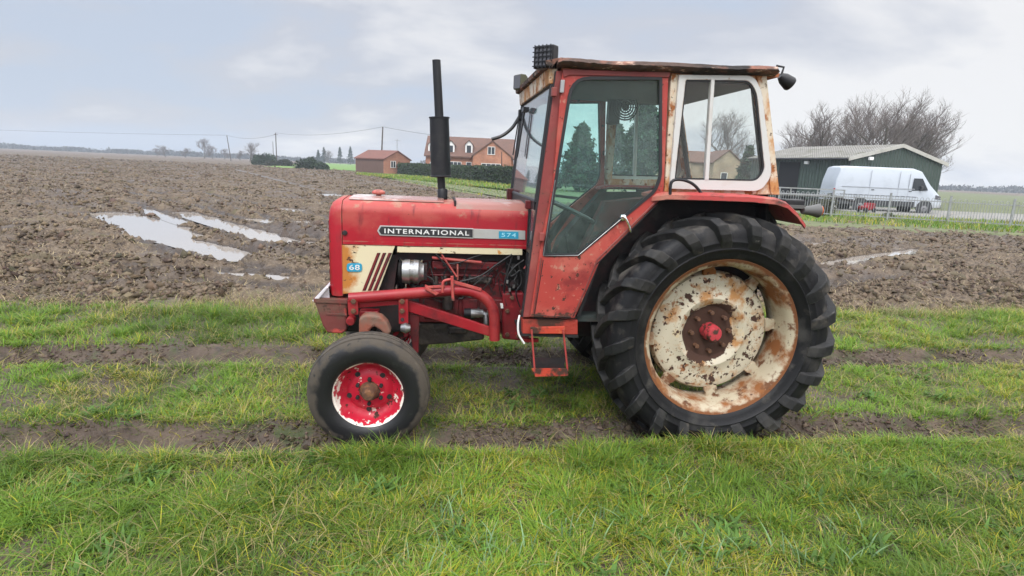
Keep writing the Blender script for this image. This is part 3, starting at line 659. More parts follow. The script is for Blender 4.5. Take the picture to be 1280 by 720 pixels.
hdr = pp([(701, 80), (957, 91.5), (957, 95.5), (838, 93), (703, 89.5)], -.64, -.648, -.60).build('door_header', M['roofrust'], T, False, .003)
dtop = pp([(703, 86.5), (838, 90.5), (836, 97), (712, 94), (704.5, 97)], -.66, -.668, -.655).build('header_trim', M['pillarred'], T, False, .003)
stk = pp([(724, 80.5), (743, 81.3), (743, 85.8), (724, 85.2)], -.65, -.652, -.6485).build('sticker', M['sticker'], hdr)
for o in (apil, aseal, bpil, qp, rpil, hdr): mirrored(o)
d2 = mirrored(door)
for o in (dg, sl): mirrored(o, d2)
w2 = mirrored(wf); 
for o in [c for c in kids(wf)]: mirrored(o, w2)
# roof slab with wavy worn edge
rx0, rx1 = L(699, 68, -.70)[0], L(977, 82, -.70)[0]
rf = MB(); secs = []; NX = 60
for i in range(NX + 1):
    t = i / NX; x = rx0 + (rx1 - rx0) * t; w = .70 + .004 * sin(i * .37) + .003 * random.random()
    zt = 2.232 + .034 * t + .003 * sin(i * .23 + 1) + .0025 * random.random(); zb = zt - .050 - .004 * random.random() - .006 * sin(t * pi)
    if i in (0, NX): w -= .02; zt -= .012
    secs.append([(x, -w, zb + .012), (x, -w - .012, (zt + zb) / 2), (x, -w + .004, zt - .008), (x, -w + .06, zt + .003), (x, -.3, zt + .03), (x, .3, zt + .03), (x, w - .06, zt + .003), (x, w - .004, zt - .008), (x, w + .012, (zt + zb) / 2), (x, w, zb + .012), (x, w - .04, zb), (x, -w + .04, zb)])
rf.loft(secs); rfo = rf.build('roof', M['roof'], T, True)
MB().span(rx0 + .04, rx1 - .06, -.60, .60, 2.165, 2.176).build('headlining', M['inner'], rfo)
rw = pp([(940, 91), (974, 92), (972, 97), (941, 98)], -.62, -.63, .63).build('rear_header', M['roofrust'], T)
# front: header, windscreen, lower panels
fx0, fz0 = L(691, 97, -.6)
hd2 = MB(); hd2.loft([[(-1.155, y, 2.10), (-1.165, y, 2.185), (-1.115, y, 2.20), (-1.10, y, 2.10)] for y in (-.62, .62)]); hd2.build('front_header', M['cabcream'], T, False, .004)
vs = MB().loft([[(-1.150, y, 2.185), (-1.185, y, 2.192), (-1.190, y, 2.215), (-1.11, y, 2.235)] for y in (-.66, .66)]).build('visor', M['roof'], T)
def wq(y, z): return (-1.135 - (2.12 - z) * .085, y, z)
MB().loft([[wq(y, 1.44), wq(y, 2.10), (wq(y, 2.10)[0] + .005, y, 2.10), (wq(y, 1.44)[0] + .005, y, 1.44)] for y in (-.60, .60)]).build('windscreen', M['glass_wind'], T)
wb = MB()
for s in (-.605, .605): wb.tube([wq(s, 1.43), wq(s, 2.11)], .012, 8)
wb.tube([wq(-.605, 2.105), wq(.605, 2.105)], .012, 8).tube([wq(-.605, 1.435), wq(.605, 1.435)], .014, 8)
wb.build('windscreen_seal', M['cabrubber'], T, True)
cw = MB().span(-1.205, -1.18, -.60, .60, 1.385, 1.432).build('cowl_top', M['black'], T)
mb_ = MB().box((-1.215, .52, 1.42), (.05, .06, .09)).box((-1.215, -.45, 1.405), (.04, .05, .05)); mb_.each('bonnet_latch', M['darkred'], T, False, .004)
for s in (-1, 1):
    f1 = MB().span(-1.187, -1.180, .34 * s, .60 * s, .78, 1.40)
    f1.build('footwell_window', M['glass_wind'], T)
    f2 = MB()
    for y0, y1, z0, z1 in ((.325, .345, .74, 1.42), (.59, .62, .74, 1.42), (.345, .59, .74, .80), (.345, .59, 1.10, 1.13), (.345, .59, 1.38, 1.42)): f2.span(-1.197, -1.165, y0 * s, y1 * s, z0, z1)
    f2.build('footwell_frame', M['black'], T, False, .003)
fw = MB().span(-1.175, -1.165, -.345, .345, .70, 1.40).build('firewall', M['dark'], T)
fl = MB().span(-1.17, -.30, -.60, .60, .70, .735).build('cab_floor', M['innerlow'], T)
sill = MB(); a = pp([(653, 398.5), (722, 400), (722, 418), (653, 417)], -.63, -.635, -.57); sill.add(a.v, a.f)
sill = sill.build('door_sill', mat('rusty_sill_paint', (.34, .04, .025), [(DRUST, 6, .46, .56, dict(rough=.9)), ((.45, .30, .2), 22, .68, .72)], rough=.6, bump=.2), T, False, .004); mirrored(sill)
pp([(651, 416), (722, 418), (722, 421), (651, 419)], -.62, -.64, -.3).build('sill_lip', M['dark'], T)
pp([(652, 423), (673, 423.5), (673, 427.5), (652, 427)], -.5, -.51, -.48).build('lower_bar', M['red'], T)
MB().tube(smooth([V(649.5, 394, -.66), V(647.5, 405, -.665), V(648.5, 418, -.665), V(655.5, 429.5, -.66)], 5), .006, 8).build('drain_hose', M['hose'], T, True)
# rear window of the cab
rz = lambda z: .262 - (z - 1.56) * .255
rgm = MB()
for s in (-.56, .56): rgm.tube([(rz(1.56), s, 1.56), (rz(2.16), s, 2.16)], .02, 8)
rgm.tube([(rz(1.58), -.56, 1.58), (rz(1.58), .56, 1.58)], .02, 8); rgm.build('rear_window_frame', M['black'], T, True)
MB().loft([[(rz(1.58), y, 1.58), (rz(2.16), y, 2.16), (rz(2.16) + .004, y, 2.16), (rz(1.58) + .004, y, 1.58)] for y in (-.55, .55)]).build('rear_window', M['glass_side'], T)
MB().loft([[(rz(1.0) - .02, y, .9), (rz(1.56), y, 1.56), (rz(1.56) - .02, y, 1.56), (rz(1.0) - .05, y, .9)] for y in (-.60, .60)]).build('rear_bulkhead', M['dark'], T)

# mudguards
for s in (-1, 1):
    YI, YO = .47, .82
    top = [(-.505, 1.497), (-.44, 1.515), (-.2, 1.522), (.05, 1.522), (.20, 1.512), (.27, 1.49), (.34, 1.44), (.40, 1.375)]
    mg = MB()
    sec = []
    for (x, z) in top:
        yo = .66 if x < -.46 else (.74 if x < -.42 else YO)
        sec.append([(x, s * YI, z + .01), (x, s * (yo - .03), z + .006), (x, s * yo, z - .008), (x, s * yo, z - (.034 if x < .22 else .03)), (x + .0, s * (yo - .012), z - .034), (x, s * (yo - .03), z - .012), (x, s * YI, z - .008)])
    mg.loft(sec); mgo = mg.build('mudguard', M['fender'], T, True)
    iw = MB().prism([(-.93, .72), (-.80, 1.08), (-.50, 1.47), (.20, 1.50), (.33, 1.40), (.36, .75)], s * .455, s * .475).build('mudguard_wall', M['dark'], T)
    dsh = MB().loft([[(-.905, y, .74), (-.80, y, 1.09), (-.465, y, 1.490), (-.455, y, 1.475), (-.785, y, 1.08), (-.885, y, .74)] for y in (s * .47, s * .625)]).build('mudguard_front', mat('flaking_black_guard_paint', (.018, .017, .019), [((.16, .02, .025), 8, .64, .68), ((.04, .036, .034), 4, .5, .7)], rough=.6, bump=.1), T)
    br = MB().loft([[(x, s * .475, z - .02), (x, s * .52, z - .02), (x, s * .52, z - .05), (x, s * .475, z - .05)] for x, z in top[2:]]); br.build('mudguard_stay', M['dark'], mgo)
gb = MB().tube(smooth([V(837.5, 246, -.735), V(838, 234, -.735), V(840, 227, -.735), V(846, 224.5, -.735), V(856, 225.5, -.735), V(866, 230, -.735), V(874, 238, -.735), V(880.5, 249, -.735)], 4), .009, 10).build('grab_handle', M['black'], T, True)
rl = MB(); c = V(1012, 263, -.55); rl.lathe([(-.05, .025), (.0, .03), (.06, .045), (.065, .04)], c, 'x', 18); rl.box(c + Vector((-.10, .0, .02)), (.12, .03, .02)); rl = rl.build('rear_lamp', mat('grey_lamp_body', (.10, .10, .095), rough=.5), T, True)
MB().lathe([(.064, .038), (.075, .034), (.08, .01)], c, 'x', 18).build('lens', M['amber'], rl, True)
bx = MB().box(c + Vector((-.10, .06, .03)), (.14, .10, .07)).build('lamp_bracket', M['black'], rl, False, .01)
# step
stp = MB(); a = pp([(663, 409), (706, 408), (706, 417), (664, 417)], -.66, -.665, -.645); stp.add(a.v, a.f)
stp = stp.build('step', M['rustred'], T, False, .003)
sr = MB().tube([V(664.5, 412, -.67), V(668.5, 465, -.67)], .006, 8).tube([V(704, 412, -.67), V(709.5, 463, -.67)], .006, 8); sr.each('step_hanger', M['fender'], stp)
tdp = MB(); a = pp([(668, 461.5), (710, 460.5), (710, 469.5), (668.5, 470.5)], -.67, -.675, -.66); tdp.add(a.v, a.f); z0 = L(690, 469, -.67)[1]; xa, xb = L(668, 465, -.67)[0], L(710, 465, -.67)[0]
tdp.span(xa, xb, -.66, -.56, z0, z0 + .008); tdp.build('step_tread', M['rustred'], stp)
MB().span(xa, xb, -.562, -.55, z0 + .006, z0 + .075).build('step_back', M['dark'], stp)

# lamps, mirror arm, wipers
def lamp(c, d, rot, mb_body, mb_face, grid=True):
    q = Matrix.Rotation(rot, 3, 'Z')
    lp = MB().loft([[Vector(c) + q @ Vector((x, y * k, z * k)) for y, z in ((-d[1] / 2, -d[2] / 2), (d[1] / 2, -d[2] / 2), (d[1] / 2, d[2] / 2), (-d[1] / 2, d[2] / 2))] for x, k in ((-d[0] / 2, 1), (d[0] * .1, 1), (d[0] / 2, .72))]).build('work_lamp', mb_body, T, False, .006)
    MB().box(Vector(c) + q @ Vector((-d[0] / 2 - .002, 0, 0)), (.006, d[1] * .88, d[2] * .88), q).build('lens', mb_face, lp)
    if grid:
        g = MB()
        for k in range(-2, 3): g.box(Vector(c) + q @ Vector((-d[0] / 2 - .010, k * d[1] / 5, 0)), (.005, .005, d[2]), q).box(Vector(c) + q @ Vector((-d[0] / 2 - .010, 0, k * d[2] / 5)), (.005, d[1], .005), q)
        g.build('lamp_guard', M['black'], lp)
    return lp
c = V(684, 72.5, -.58); lp = lamp(c, (.085, .13, .125), radians(48), M['black'], M['lampglass'])
MB().tube([c + Vector((.02, 0, -.06)), c + Vector((.05, 0, -.10))], .015, 8).build('lamp_stem', M['black'], lp)
c = V(651.5, 103, .45); lp = lamp(c, (.07, .10, .105), radians(25), M['oldlamp'], M['lampglass'], False)
MB().tube([c + Vector((.01, 0, -.05)), c + Vector((.06, -.03, -.09))], .014, 8).build('lamp_stem', M['black'], lp)
c = V(981.5, 100, -.45); lp = MB().lathe([(-.045, .02), (-.015, .036), (.04, .045), (.05, .04)], c, 'x', 16, True, Matrix.Rotation(.55, 3, 'Y')).build('rear_work_lamp', M['black'], T, True)
MB().tube([c + Vector((-.03, 0, .03)), c + Vector((-.02, 0, .075)), c + Vector((-.07, 0, .08))], .007, 6).build('lamp_stem', M['black'], lp)
ma = MB().tube(smooth([V(614.5, 174, .60), V(628, 169.5, .60), V(640, 160, .60), V(648, 148, .60), V(651.5, 142, .60)], 5), .013, 8)
ma.box(V(652, 143.5, .60), (.05, .05, .07)); ma.tube(smooth([V(655, 140, .5), V(657, 158, .45), V(664, 172, .4), V(681, 186, .3)], 5), .008, 6)
ma.build('mirror_arm', M['black'], T, True)
wi = MB().tube([(-1.17, .22, 2.03), (-1.205, .26, 1.70)], .006, 6).box((-1.17, .2, 2.03), (.04, .10, .03)).tube([(-1.18, .40, 2.05), (-1.215, .44, 1.72)], .005, 6); wi.build('wiper', M['black'], T)

# cab interior
sw = V(711, 262, 0); q = Matrix.Rotation(radians(24), 3, 'Y')
stw = MB(); stw.tube([sw + q @ Vector((.19 * cos(a), .19 * sin(a), 0)) for a in [2 * pi * k / 32 for k in range(33)]], .013, 8)
for k in range(3): stw.tube([sw, sw + q @ Vector((.19 * cos(2.1 * k + .4), .19 * sin(2.1 * k + .4), 0))], .008, 6)
stw = stw.build('steering_wheel', mat('grey_steering_wheel', (.12, .125, .12), rough=.4), T, True)
MB().tube([sw, sw + Vector((-.28, 0, -.45))], .03, 10).build('steering_column', M['dark'], stw)
MB().loft([[(-1.16, y, .74), (-.98, y, .74), (-1.02, y, 1.15), (-1.08, y, 1.28), (-1.16, y, 1.30)] for y in (-.26, .26)]).build('dashboard', M['dark'], T, False, .02)
seat = MB().span(-.62, -.14, -.24, .24, .98, 1.10).build('seat', M['seat'], T, False, .04, 3)
MB().loft([[(-.20, y, 1.05), (-.10, y, 1.06), (-.02, y, 1.42), (-.10, y, 1.44)] for y in (-.23, .23)]).build('seat_back', M['seat'], seat, False, .03, 3)
MB().span(-.55, -.2, -.15, .15, .73, .98).build('seat_base', M['dark'], seat)
lv = MB()
for x, y, z in ((-.75, -.18, 1.12), (-.70, -.28, 1.08), (-.82, .2, 1.15)): lv.tube([(x + .1, y, .74), (x, y, z - .02), (x, y, z), (x, y, z + .02)], [.008, .008, .02, .01], 8)
lv.each('gear_lever', M['dark'], T, True)
for s in (-1, 1):
    MB().loft([[(-.78, s * y, .74), (-.50, s * y, 1.40), (.20, s * y, 1.50), (.22, s * y, .74)] for y in (.30, .452)]).build('inner_guard', mat('inner_guard_red', (.14, .035, .032), [((.05, .05, .045), 4, .48, .66), ((.25, .07, .06), 6, .6, .75)], rough=.8), T)
fc = V(781, 134, .42)
fa = MB().lathe([(-.02, .006), (-.02, .03)], fc, 'y', 16)
for r in (.095, .078, .06, .042): fa.tube([fc + Vector((r * cos(a), -.02, r * sin(a))) for a in [2 * pi * k / 24 for k in range(25)]], .0065, 5)
for k in range(12): a = k * pi / 6; fa.tube([fc + Vector((0, -.02, 0)), fc + Vector((.095 * cos(a), -.02, .095 * sin(a)))], .003, 4)
fa = fa.build('cab_fan', M['black'], T)
MB().tube([fc + Vector((-.02, .0, 0)), fc + Vector((-.07, .02, .04)), fc + Vector((-.07, .02, .14))], .03, 8).box(fc + Vector((-.08, .02, -.02)), (.09, .08, .22)).build('fan_motor', M['seat'], fa, False, .01)

# ------------------------------------------------------------------ noise + ground
def vnoise(x, y, seed=0):
    xi = np.floor(x).astype(np.int64); yi = np.floor(y).astype(np.int64); fx = x - xi; fy = y - yi
    def h(a, b):
        n = (a * 374761393 + b * 668265263 + seed * 982451653) & 0xffffffff
        n = ((n ^ (n >> 13)) * 1274126177) & 0xffffffff
        return ((n ^ (n >> 16)) & 0xffff) / 65535.0
    u = fx * fx * (3 - 2 * fx); v = fy * fy * (3 - 2 * fy)
    return (h(xi, yi) * (1 - u) + h(xi + 1, yi) * u) * (1 - v) + (h(xi, yi + 1) * (1 - u) + h(xi + 1, yi + 1) * u) * v
def fbm(x, y, o=4, seed=0, g=.5):
    r = 0; a = 1; t = 0
    for k in range(o):
        r = r + a * vnoise(x * 2 ** k, y * 2 ** k, seed + k); t += a; a *= g
    return r / t
def sstep(a, b, x): t = np.clip((x - a) / (b - a), 0, 1); return t * t * (3 - 2 * t)
def seg_dist(X, Y, pts):
    d = np.full(X.shape, 1e9); tt = np.zeros(X.shape); acc = 0
    for i in range(len(pts) - 1):
        ax_, ay_ = pts[i]; bx_, by_ = pts[i + 1]; l2 = (bx_ - ax_) ** 2 + (by_ - ay_) ** 2; ln = sqrt(l2)
        t = np.clip(((X - ax_) * (bx_ - ax_) + (Y - ay_) * (by_ - ay_)) / l2, 0, 1)
        e = np.hypot(X - ax_ - t * (bx_ - ax_), Y - ay_ - t * (by_ - ay_))
        m = e < d; d = np.where(m, e, d); tt = np.where(m, acc + t * ln, tt); acc += ln
    return d, tt

PUD = [  # centre line in the photo, half width in metres
    ([(135, 266), (165, 274), (190, 283), (215, 294)], .55), ([(205, 296), (232, 301), (262, 309), (298, 319)], .31), ([(232, 265), (262, 274), (300, 285), (335, 295), (384, 304)], .31),
    ([(180, 261), (205, 270), (232, 279)], .17), ([(352, 260), (368, 262)], .33), ([(405, 243), (420, 245)], .8), ([(318, 273), (342, 277)], .2), ([(380, 276), (412, 279)], .2),
    ([(170, 338), (230, 341), (300, 343), (365, 347)], .16), ([(1040, 330), (1085, 321), (1150, 312)], .19), ([(1010, 306), (1060, 300), (1100, 296)], .16), ([(398, 287), (415, 288)], .22), ([(600, 262), (640, 266)], .25)]
FUR = [((-35.2, 73.5), (-14.1, 37.6), (-4, 20.3)), ((-24, 69), (-10.2, 45.6), (2, 25))]
PUDW = [([G(a, b) for a, b in p], w) for p, w in PUD]
RUTS = [[G(a, b) for a, b in p] for p in ([(150, 292), (230, 318), (330, 333), (430, 345)], [(150, 226), (250, 240), (360, 262), (470, 285)], [(150, 232), (245, 249), (350, 274), (450, 298)], [(1150, 300), (1080, 296), (1010, 300), (960, 312)], [(150, 250), (235, 272), (330, 306), (420, 326), (520, 336)], [(160, 240), (250, 258), (360, 290), (470, 306)], [(150, 330), (300, 338), (420, 340)], [(150, 352), (290, 352), (420, 362)],
        [(1130, 316), (1060, 326), (1000, 340)], [(1130, 345), (1050, 352), (980, 370)])]
WATER = -.036
EDGE = 2.45                                       # where the verge meets the ploughed soil, in tractor axes
def edge_wobble(u): return EDGE + .35 * (fbm(u * .5 + 40, u * 0 + 3.3, 3, 5) - .5) + .03 * u
def soil_height(X, Y):
    u, v = to_local(X, Y)
    far = sstep(55, 16, Y)
    clod = fbm(X * 4.6, Y * 4.6, 4, 3, .68) - .5
    big = fbm(X * .55, Y * .55, 3, 9) - .5
    z = .125 * clod * (.2 + .8 * far) + .045 * big * (.4 + .6 * far) + .02
    # furrows running away to the left
    w = np.sin((X * .82 + Y * .57) * 7.2 + 6 * (fbm(X * .22, Y * .22, 3, 21) - .5))
    z = z + .020 * w * far * sstep(7, 11, Y) * (.3 + 1.4 * fbm(X * .25, Y * .25, 3, 171))
    lump = np.maximum(0, fbm(X * 7, Y * 7, 3, 31) - .57); z = z + .40 * lump * far
    for r in RUTS:
        d, t = seg_dist(X, Y, r)
        z = z - .09 * np.exp(-(d / .26) ** 2) + .035 * np.exp(-((d - .42) / .16) ** 2) + .034 * np.exp(-(d / .22) ** 2) * np.tanh(3 * np.sin(t * 15 + d * 8))
    for r in FUR:                                  # old wheelings running off to the left distance
        d, t = seg_dist(X, Y, r); z = z - .05 * np.exp(-(d / .4) ** 2) + .035 * np.exp(-((d - .8) / .3) ** 2)
    for pts, hw in PUDW:
        d, t = seg_dist(X, Y, pts)
        d = d + .5 * hw * (fbm(X * 1.6, Y * 1.6, 4, 41) - .5) * 2
        k = sstep(hw * 1.5, hw * .7, d)
        z = z * (1 - .9 * k) - .10 * k
    ew = edge_wobble(u)
    nearv = sstep(ew + .9, ew - .1, v)
    return z * (1 - nearv) - .02 * nearv
def verge_height(X, Y):
    u, v = to_local(X, Y)
    z = .05 * (fbm(X * 1.3, Y * 1.3, 3, 51) - .5) + .018
    for c, wd, dp in ((-.78, .165, .085), (.68, .20, .075)):
        cc = c + .14 * (fbm(u * .7, u * 0 + c, 3, 61) - .5)
        k = np.exp(-(np.abs(v - cc) / wd) ** 4)
        tread = .042 * np.tanh(4 * np.sin(u * 30 + np.abs(v - cc) * 26)) * sstep(.38, .58, fbm(u * 1.1, v * 1.1 + c, 2, 71))
        z = z * (1 - k) + k * (-dp + tread + .09 * (fbm(X * 8, Y * 8, 4, 81, .65) - .5))
        z = z + .02 * np.exp(-((np.abs(v - cc) - wd * 1.25) / .07) ** 2)
    return z
def track_mask(u, v):
    m = 0
    for c, wd in ((-.78, .16), (.68, .20)):
        cc = c + .14 * (fbm(u * .7, u * 0 + c, 3, 61) - .5)
        m = np.maximum(m, np.exp(-(np.abs(v - cc) / wd) ** 4))
    return m
def grid_mesh(name, X, Y, Z, m, keep=None):
    nr, nc = X.shape
    co = np.stack([X, Y, Z], -1).reshape(-1, 3).astype(np.float32)
    i = np.arange(nr * nc).reshape(nr, nc)
    q = np.stack([i[:-1, :-1], i[:-1, 1:], i[1:, 1:], i[1:, :-1]], -1).reshape(-1, 4)
    if keep is not None:
        kk = keep.reshape(-1)[q].any(axis=1); q = q[kk]
    return raw_mesh(name, co, q, m, True)
def raw_mesh(name, co, q, m, smooth_=False, cols=None, parent=None):
    me = bpy.data.meshes.new(name); n = q.shape[1]
    me.vertices.add(len(co)); me.vertices.foreach_set('co', np.ascontiguousarray(co, np.float32).ravel())
    me.loops.add(q.size); me.loops.foreach_set('vertex_index', np.ascontiguousarray(q, np.int32).ravel())
    me.polygons.add(len(q)); me.polygons.foreach_set('loop_start', np.arange(0, q.size, n, dtype=np.int32))
    me.update(calc_edges=True)
    if smooth_: me.polygons.foreach_set('use_smooth', np.ones(len(q), bool))
    if cols is not None:
        at = me.color_attributes.new('tint', 'FLOAT_COLOR', 'POINT')
        at.data.foreach_set('color', np.concatenate([cols, np.ones((len(cols), 1))], 1).astype(np.float32).ravel())
    me.materials.append(m)
    o = bpy.data.objects.new(name, me); COL.objects.link(o)
    if parent: o.parent = parent
    return o

M['soil'] = mat('wet_ploughed_soil', (.112, .081, .054), [((.165, .125, .086), 2.6, .47, .70, dict(detail=12, nrough=.72)), ((.040, .028, .020), 9, .48, .60, dict(detail=12)), ((.25, .20, .14), 34, .56, .64, dict(rough=.9)), ((.125, .112, .060), 1.1, .56, .72, dict(detail=12, rough=.9)),
        ((.078, .059, .046), .35, .50, .62, dict(rough=.45))], rough=.85, bump=1.0, bump_scale=30, spec=.2)
M['verge'] = mat('muddy_turf_soil', (.070, .050, .037), [((.115, .084, .060), 3, .45, .7, dict(detail=12)), ((.05, .06, .022), 5, .54, .66), ((.048, .036, .028), 9, .55, .68, dict(rough=.5))], rough=.7, bump=.9, bump_scale=26, spec=.3)
M['fargrass'] = mat('short_far_grass', (.098, .112, .050), [((.15, .15, .06), 1.2, .48, .66, dict(detail=12)), ((.065, .09, .03), 3, .5, .7, dict(detail=12))], rough=.9, bump=.4, bump_scale=9)
M['greenfield'] = mat('bright_winter_crop', (.10, .19, .035), [((.13, .20, .05), .2, .45, .65)], rough=.9)
nt_ = M['soil'].node_tree; N_ = nt_.nodes; K_ = nt_.links; bs_ = N_['Principled BSDF']; src_ = bs_.inputs['Base Color'].links[0].from_socket
tc_ = N_.new('ShaderNodeTexCoord'); mp_ = N_.new('ShaderNodeMapping'); mp_.inputs['Rotation'].default_value = (0, 0, -atan2(.57, .82)); K_.new(tc_.outputs['Object'], mp_.inputs[0])
wv_ = N_.new('ShaderNodeTexWave'); wv_.inputs['Scale'].default_value = .36; wv_.inputs['Distortion'].default_value = 9; wv_.inputs['Detail'].default_value = 4; wv_.inputs['Detail Scale'].default_value = 1.6; K_.new(mp_.outputs[0], wv_.inputs['Vector'])
for rng_, colr in (((.60, .95), (.165, .125, .085, 1)), ((.30, .05), (.052, .038, .029, 1))):
    mr_ = N_.new('ShaderNodeMapRange'); mr_.inputs[1].default_value = rng_[0]; mr_.inputs[2].default_value = rng_[1]; mr_.inputs[4].default_value = .26; K_.new(wv_.outputs['Fac'], mr_.inputs[0])
    mx_ = N_.new('ShaderNodeMix'); mx_.data_type = 'RGBA'; K_.new(mr_.outputs[0], mx_.inputs[0]); K_.new(src_, mx_.inputs[6]); mx_.inputs[7].default_value = colr; src_ = mx_.outputs[2]
sp_ = N_.new('ShaderNodeSeparateXYZ'); K_.new(tc_.outputs['Object'], sp_.inputs[0])   # soil close to the water level is wet: darker and shinier
wt_ = N_.new('ShaderNodeMapRange'); wt_.inputs[1].default_value = .012; wt_.inputs[2].default_value = -.030; K_.new(sp_.outputs[2], wt_.inputs[0])
mx_ = N_.new('ShaderNodeMix'); mx_.data_type = 'RGBA'; K_.new(wt_.outputs[0], mx_.inputs[0]); K_.new(src_, mx_.inputs[6]); mx_.inputs[7].default_value = (.050, .036, .026, 1); src_ = mx_.outputs[2]
rr_ = N_.new('ShaderNodeMix'); K_.new(wt_.outputs[0], rr_.inputs[0]); K_.new(bs_.inputs['Roughness'].links[0].from_socket, rr_.inputs[2]); rr_.inputs[3].default_value = .28; K_.new(rr_.outputs[0], bs_.inputs['Roughness'])
K_.new(src_, bs_.inputs['Base Color'])
# ploughed field: one sheet out to the horizon
nr = 760; ys = 4.6 * (620 / 4.6) ** (np.linspace(0, 1, nr) ** .92)
ang = np.linspace(-1.45, 1.45, 860)
X = ys[:, None] * ang[None, :]; Y = np.repeat(ys[:, None], 860, 1)
Z = soil_height(X, Y)
u, v = to_local(X, Y)
soil = grid_mesh('field_soil', X, Y, Z, M['soil'], (v > EDGE - .8) | (np.abs(X) > 40)); tag(soil, kind='structure')
# base terrain under everything, reaching past the horizon on all sides
bt_ = MB(); bt_.add([(-900, -60, -.35), (900, -60, -.35), (900, 900, -.35), (-900, 900, -.35)], [(0, 1, 2, 3)])
tag(bt_.build('terrain', M['soil']), kind='structure')
uu = np.concatenate([np.linspace(-14, -6, 160), np.linspace(-5.99, 5.99, 1000), np.linspace(6, 14, 160)]); vv = np.concatenate([np.linspace(-4.5, -2.2, 40), np.linspace(-2.18, -1.1, 60), np.linspace(-1.09, 1.1, 190), np.linspace(1.11, 3.2, 100)])
U, Vv = np.meshgrid(uu, vv); X = OX + U * CY - Vv * SY; Y = OY + U * SY + Vv * CY
Z = verge_height(X, Y); ew = edge_wobble(U); Z = Z - .25 * sstep(ew - .05, ew + .5, Vv)
vg = grid_mesh('verge_ground', X, Y, Z, M['verge']); tag(vg, kind='structure')
# water
wm = bpy.data.materials.new('muddy_puddle_water'); wm.use_nodes = True; b = wm.node_tree.nodes['Principled BSDF']
b.inputs['Base Color'].default_value = (.30, .27, .24, 1); b.inputs['Roughness'].default_value = .05; b.inputs['IOR'].default_value = 1.33; b.inputs['Specular IOR Level'].default_value = .9
for k, (pts, hw) in enumerate(PUDW):
    lf, rt = [], []
    P = [Vector((a, b_, 0)) for a, b_ in pts]; d0 = (P[0] - P[1]).normalized() * hw * 1.25; d1 = (P[-1] - P[-2]).normalized() * hw * 1.25
    P = [P[0] + d0] + P + [P[-1] + d1]
    for i, p in enumerate(P):
        t = (P[min(i + 1, len(P) - 1)] - P[max(i - 1, 0)]).normalized(); n = Vector((-t.y, t.x, 0)); w = hw * (1.3 if 0 < i < len(P) - 1 else .8)
        lf.append(p + n * w); rt.append(p - n * w)
    vs = [(p.x, p.y, WATER + .0015 * k) for p in lf + rt]; m_ = len(P)
    o = MB().add(vs, [(i, i + 1, i + 1 + m_, i + m_) for i in range(m_ - 1)]).build('puddle_water', wm); tag(o, kind='structure')

def sheet(name, pts, z, m, jit=.5, skirt=.9):     # flat ground with a ragged edge that dips into the soil
    P = []
    for k in range(len(pts)):
        a, b = Vector(pts[k]), Vector(pts[(k + 1) % len(pts)]); n = max(1, min(60, int((b - a).length / .7)))
        for q in range(n): P.append(a.lerp(b, q / n) + Vector((random.gauss(0, jit * .3), random.gauss(0, jit * .5))))
    ins = [Vector(p) for p in inset([tuple(p) for p in P], skirt)]; n = len(P)
    vs = [(p.x, p.y, -.14) for p in P] + [(p.x, p.y, z) for p in ins]
    o = MB().add(vs, [(i, (i + 1) % n, n + (i + 1) % n, n + i) for i in range(n)] + [tuple(range(n, 2 * n))]).build(name, m); tag(o, kind='structure'); return o
# grass ground beyond the soil on the right / in front of the hedge
gl = [G(405, 209.5), G(430, 213), G(470, 222), G(560, 240), G(645, 255)]
line = gl + [(6.5, 30.0), G(980, 287), G(1060, 288), G(1120, 291), (40, 17)]
sheet('grass_ground', line + [(150, 17), (150, 300), (-40, 300)], .075, M['fargrass'])
sheet('green_field', [(-46, 105), (-19, 105), (-26, 330), (-110, 330)], .10, M['greenfield'])
sheet('yard_paving', [(20, 30), (120, 26), (120, 36), (26.5, 39.2), (22, 44), (12, 55), (9, 52)], .095, mat('worn_yard_concrete', (.22, .21, .19), [((.12, .11, .09), 1.5, .5, .7)], rough=.9), .1, .25)

# ------------------------------------------------------------------ grass (uncountable)
def tints(n, base, var=.5):
    return np.clip(np.array(base)[None] * (1 + var * (RNG.random((n, 1)) - .5) * 2) + (RNG.random((n, 3)) - .5) * .012, .004, 1)
def leafmat(name, trans=.35, rough=.5):
    m = bpy.data.materials.new(name); m.use_nodes = True; nt = m.node_tree; N = nt.nodes; K = nt.links
    bs = N['Principled BSDF']; at = N.new('ShaderNodeAttribute'); at.attribute_name = 'tint'
    K.new(at.outputs['Color'], bs.inputs['Base Color']); bs.inputs['Roughness'].default_value = rough; bs.inputs['Specular IOR Level'].default_value = .18
    tr = N.new('ShaderNodeBsdfTranslucent'); K.new(at.outputs['Color'], tr.inputs[0])
    mx = N.new('ShaderNodeMixShader'); mx.inputs[0].default_value = trans; K.new(bs.outputs[0], mx.inputs[1]); K.new(tr.outputs[0], mx.inputs[2]); K.new(mx.outputs[0], N['Material Output'].inputs[0])
    return m
M['grass'] = leafmat('grass_blade'); M['leaf'] = leafmat('leaf', .15, .55)
